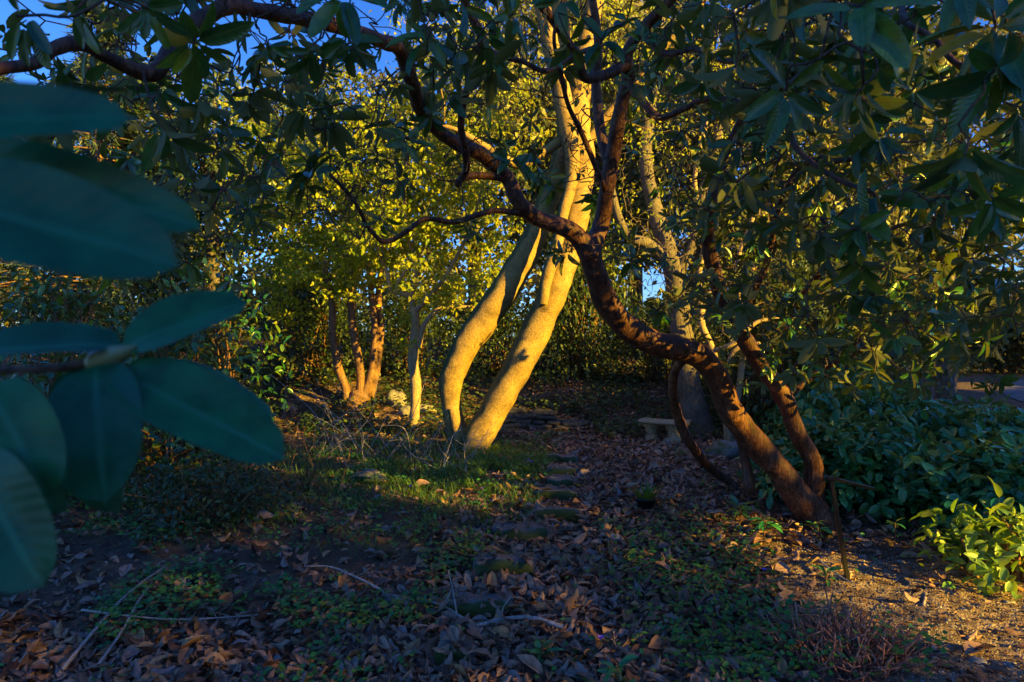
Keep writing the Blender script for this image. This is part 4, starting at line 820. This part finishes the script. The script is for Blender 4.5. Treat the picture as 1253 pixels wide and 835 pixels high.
# ------------------------------------------------------------------ sticks, dry stalks, small plants
def stick(pts, wpx, label, mat='stick', lift=.05, twigs=0):
    q = [G(a, b) + Vector((0, 0, lift + (c_ if len(p_) > 2 else 0))) for p_ in pts for (a, b, c_) in [(p_ + (0,))[:3]]]
    tb = Tubes(); c = crom(q, 8); r0 = wpx / 2 / F * q[0].y; tb.add(c, np.linspace(r0, r0 * .55, len(c)), 7, .25, 30)
    for _ in range(twigs):
        k = random.randrange(3, len(c) - 2); e = c[k] + rng.normal(0, .07, 3) + [0, 0, .05]; tb.add(np.array([c[k], (c[k] + e) / 2 + rng.normal(0, .01, 3), e]), [r0 * .45, r0 * .35, r0 * .2], 5)
    o = tb.build('fallen_stick', M[mat], None, tuple(q[0])); return tag(o, label, 'stick', 'fallen sticks on the litter')
stick([(690, 778), (650, 766), (612, 768), (580, 776), (562, 764), (535, 748), (500, 742), (470, 735)], 6, 'curving blue grey lichened branch lying across the front of the path', twigs=5)
stick([(470, 738), (440, 722), (405, 707), (372, 706)], 3, 'thin pale branch running left from the lichened branch', lift=.08)
stick([(75, 842), (120, 785), (160, 740), (207, 705)], 5, 'long pale stick slanting up from the lower left corner', lift=.09)
stick([(120, 835), (150, 790), (168, 755), (182, 735)], 4, 'shorter pale stick right of the long slanting stick', lift=.09)
stick([(100, 762), (160, 770), (220, 774), (290, 770), (335, 766)], 2.5, 'thin straight stick lying level in the dark litter', lift=.08, twigs=4)
stick([(258, 838), (262, 815), (272, 795), (284, 782)], 3, 'short brown stick at the bottom of the picture', 'stickb')
stick([(1000, 560 + 130), (1010, 700), (1030, 715), (1045, 722)], 2.5, 'thin stick at the foot of the metal stake')
stick([(1130, 745), (1132, 735), (1134, 720)], 5, 'stubby pale stick in the sunlit soil', lift=.01)
stick([(1108, 702), (1130, 716), (1140, 722)], 4, 'orange brown stick beside the yellow leaf', 'stickb')
# dead twiggy shrubs in front of the small trees
def dead_shrub(px, py, hpx, wpx_, n, label, mat='stick', seed=0):
    g = G(px, py); o = thing('bare_shrub', label, 'shrub', g); tb = Tubes(); h = hpx / F * g.y; wv = wpx_ / F * g.y
    for k in range(n):
        b = np.array(g) + [random.gauss(0, wv * .28), random.gauss(0, .25), 0]; b[2] = gz(b[0], b[1]) - .02
        e = b + [random.gauss(0, wv * .45), random.gauss(0, .3), h * random.uniform(.25, 1.05)]; mid = (b + e) / 2 + rng.normal(0, .10, 3); c = crom([b, mid, e], 6); r0 = random.uniform(.0035, .007); tb.add(c, np.linspace(r0, r0 * .4, len(c)), 5)
        for _ in range(random.randint(1, 4)):
            i_ = random.randrange(4, len(c) - 1); e2 = c[i_] + rng.normal(0, .13, 3) + [0, 0, .06]; tb.add(crom([c[i_], (c[i_] + e2) / 2 + rng.normal(0, .025, 3), e2], 3), np.linspace(r0 * .5, r0 * .25, 7), 4)
    tb.build('twigs', M[mat], o); return o
dead_shrub(440, 560, 100, 110, 26, 'pale leafless twiggy shrub in front of the multi stemmed tree')
dead_shrub(360, 600, 90, 110, 22, 'brown leafless twiggy shrub left of the pale twiggy one', 'stickb')
dead_shrub(540, 575, 60, 90, 12, 'thin bare twigs at the foot of the left leaning trunk')
dead_shrub(190, 640, 60, 130, 16, 'reddish dry stalks in the dark below the close leaves', 'stickb')
def frond(px, py, px2, py2, label):
    g = G(px, py); Yf = g.y; a = np.array(g); e = np.array(P(px2, py2, Yf - .1)); tb = Tubes(); c = crom([a, (a + e) / 2 + [-.03, 0, .06], e], 8); tb.add(c, np.linspace(.006, .002, len(c)), 5)
    o = thing('dried_fern', label, 'fern', g, 'dried fern fronds'); tb.build('stem', M['stickb'], o); ps, tp = [], []
    for k in range(3, len(c)):
        for s_ in (-1, 1):
            for _ in range(3): ps.append(c[k] + rng.normal(0, .006, 3)); tp.append([s_ * 1.0, random.gauss(0, .5), random.gauss(.1, .3)])
    n = len(ps); leaves('leaves', M['dry'], o, ps, tp, rng.normal(0, 1, (n, 3)) + [0, -1, .5], rng.uniform(.03, .07, n), .009, L_DRY1, rnd=rng.uniform(.0, .4, n))
frond(262, 500, 300, 405, 'upright rusty dried fern frond behind the close leaves'); frond(268, 506, 272, 430, 'second rusty fern frond left of the upright one'); frond(250, 640, 252, 590, 'dried fern frond drooping in the dark at left'); frond(320, 635, 285, 600, 'dried fern frond leaning left in the dark'); frond(375, 545, 350, 480, 'yellowish dried fern frond in front of the dark rocks')
# clump of cut dry stems, lower right
g = G(1045, 815); cl = thing('dry_stem_clump', 'clump of cut purplish brown dry stems beside the soil patch', 'plant', g); tb = Tubes()
for k in range(640):
    an = random.uniform(0, 6.28); rr = math.sqrt(random.random()); bx, by = g.x + math.cos(an) * rr * .36, g.y + .12 + math.sin(an) * rr * .30; z0 = gz(bx, by); h = random.uniform(.10, .36) * (1.15 - rr * .6)
    d = np.array([math.cos(an) * rr * .7 + random.gauss(0, .75), math.sin(an) * rr * .7 + random.gauss(0, .75), 1.0]); d /= np.linalg.norm(d); b = np.array([bx, by, z0 - .02]); r0 = random.uniform(.003, .007); tb.add(np.array([b, b + d * h * .6 + rng.normal(0, .010, 3), b + d * h + rng.normal(0, .03, 3)]), [r0, r0 * .9, r0 * .7], 5)
M['cut'] = noise_mat('cut_stem', [(.3, (.16, .06, .035)), (.5, (.36, .15, .09)), (.7, (.58, .34, .25))], 30, .8, .4, .003)
tb.build('stems', M['cut'], cl)
n = 220; an = rng.uniform(0, 6.28, n); rr = np.sqrt(rng.random(n)); px_, py_ = g.x + .05 + np.cos(an) * rr * .45, g.y + .1 + np.sin(an) * rr * .38
leaves('leaves', M['cover'], cl, np.stack([px_, py_, ground(px_, py_) + .03 + rng.random(n) * .18], -1), np.stack([np.cos(an), np.sin(an), np.full(n, .1)], -1), rng.normal(0, .35, (n, 3)) + [0, -.2, 1], rng.uniform(.03, .05, n), rng.uniform(.025, .04, n), L_RND)
# seedling rhododendrons and small leafy plants
def seedling(px, py, n, L0, label, mat='laurel', hgt=.10, cat='plant', asp=.3):
    g = G(px, py); o = thing('seedling', label, cat, g, 'small leafy plants'); tb = Tubes(); tb.add(np.array([g, g + Vector((.01, 0, hgt * .5)), g + Vector((0, 0, hgt))]), [.005, .004, .003], 6); tb.build('stem', M['stickb'], o)
    Wv = whorls([np.array(g) + [0, 0, hgt], np.array(g) + [.01, 0, hgt * .6]], [[0, 0, 1.], [0, 0, 1.]], n // 2, n // 2 + 2, .2, .5, L0 * .7, L0, asp); leaves('leaves', M[mat], o, *Wv, tpl=L_RH)
seedling(662, 812, 14, .12, 'bright green rosette of narrow leaves at the bottom centre'); seedling(755, 838, 14, .13, 'leafy rosette at the bottom edge right of the bright one'); seedling(905, 640, 16, .15, 'broad leaved seedling under the twisting low stem', hgt=.16); seedling(935, 655, 16, .14, 'broad leaved seedling below the rhododendron trunk', hgt=.14); seedling(240, 672, 8, .07, 'tiny yellow green seedling in the dark at left', 'cover'); seedling(735, 650, 12, .09, 'small leafy plant beside the grey path stone', 'laurel'); seedling(830, 560, 14, .14, 'leafy plant right of the bench front', 'grass', .12, asp=.16); seedling(1000, 655, 12, .12, 'seedling at the base of the big trunk', hgt=.12); seedling(850, 655, 12, .10, 'low leafy plant right of the path below the pot'); seedling(1095, 668, 14, .13, 'laurel seedling right of the metal stake', hgt=.2); seedling(1010, 715, 8, .09, 'yellowing seedling at the edge of the clover', 'cover')
# purple flowers
for k, (a, b, lab) in enumerate([(735, 800, 'purple crocus flower near the bottom rosette'), (590, 608, 'purple crocus flower on the bank by the steps'), (650, 574, 'purple crocus flower in the grass left of the steps'), (502, 605, 'purple crocus flower left in the green bank'), (647, 571, 'second purple crocus in the grass left of the steps'), (935, 712, 'pink purple flower left of the pale round leaf')]):
    g = G(a, b); o = thing('crocus', lab, 'flower', g, 'purple crocus flowers'); tb = Tubes(); tb.add(np.array([g, g + Vector((0, 0, .05)), g + Vector((0, 0, .08))]), [.003, .0025, .002], 5); tb.build('stem', M['cover'], o)
    an = np.arange(6) * 1.047; leaves('petals', M['petal'], o, np.repeat([np.array(g) + [0, 0, .075]], 6, 0), np.stack([np.cos(an) * .7, np.sin(an) * .7, np.ones(6)], -1), np.stack([-np.cos(an), -np.sin(an), np.full(6, .6)], -1), .035, .018, L_SM)
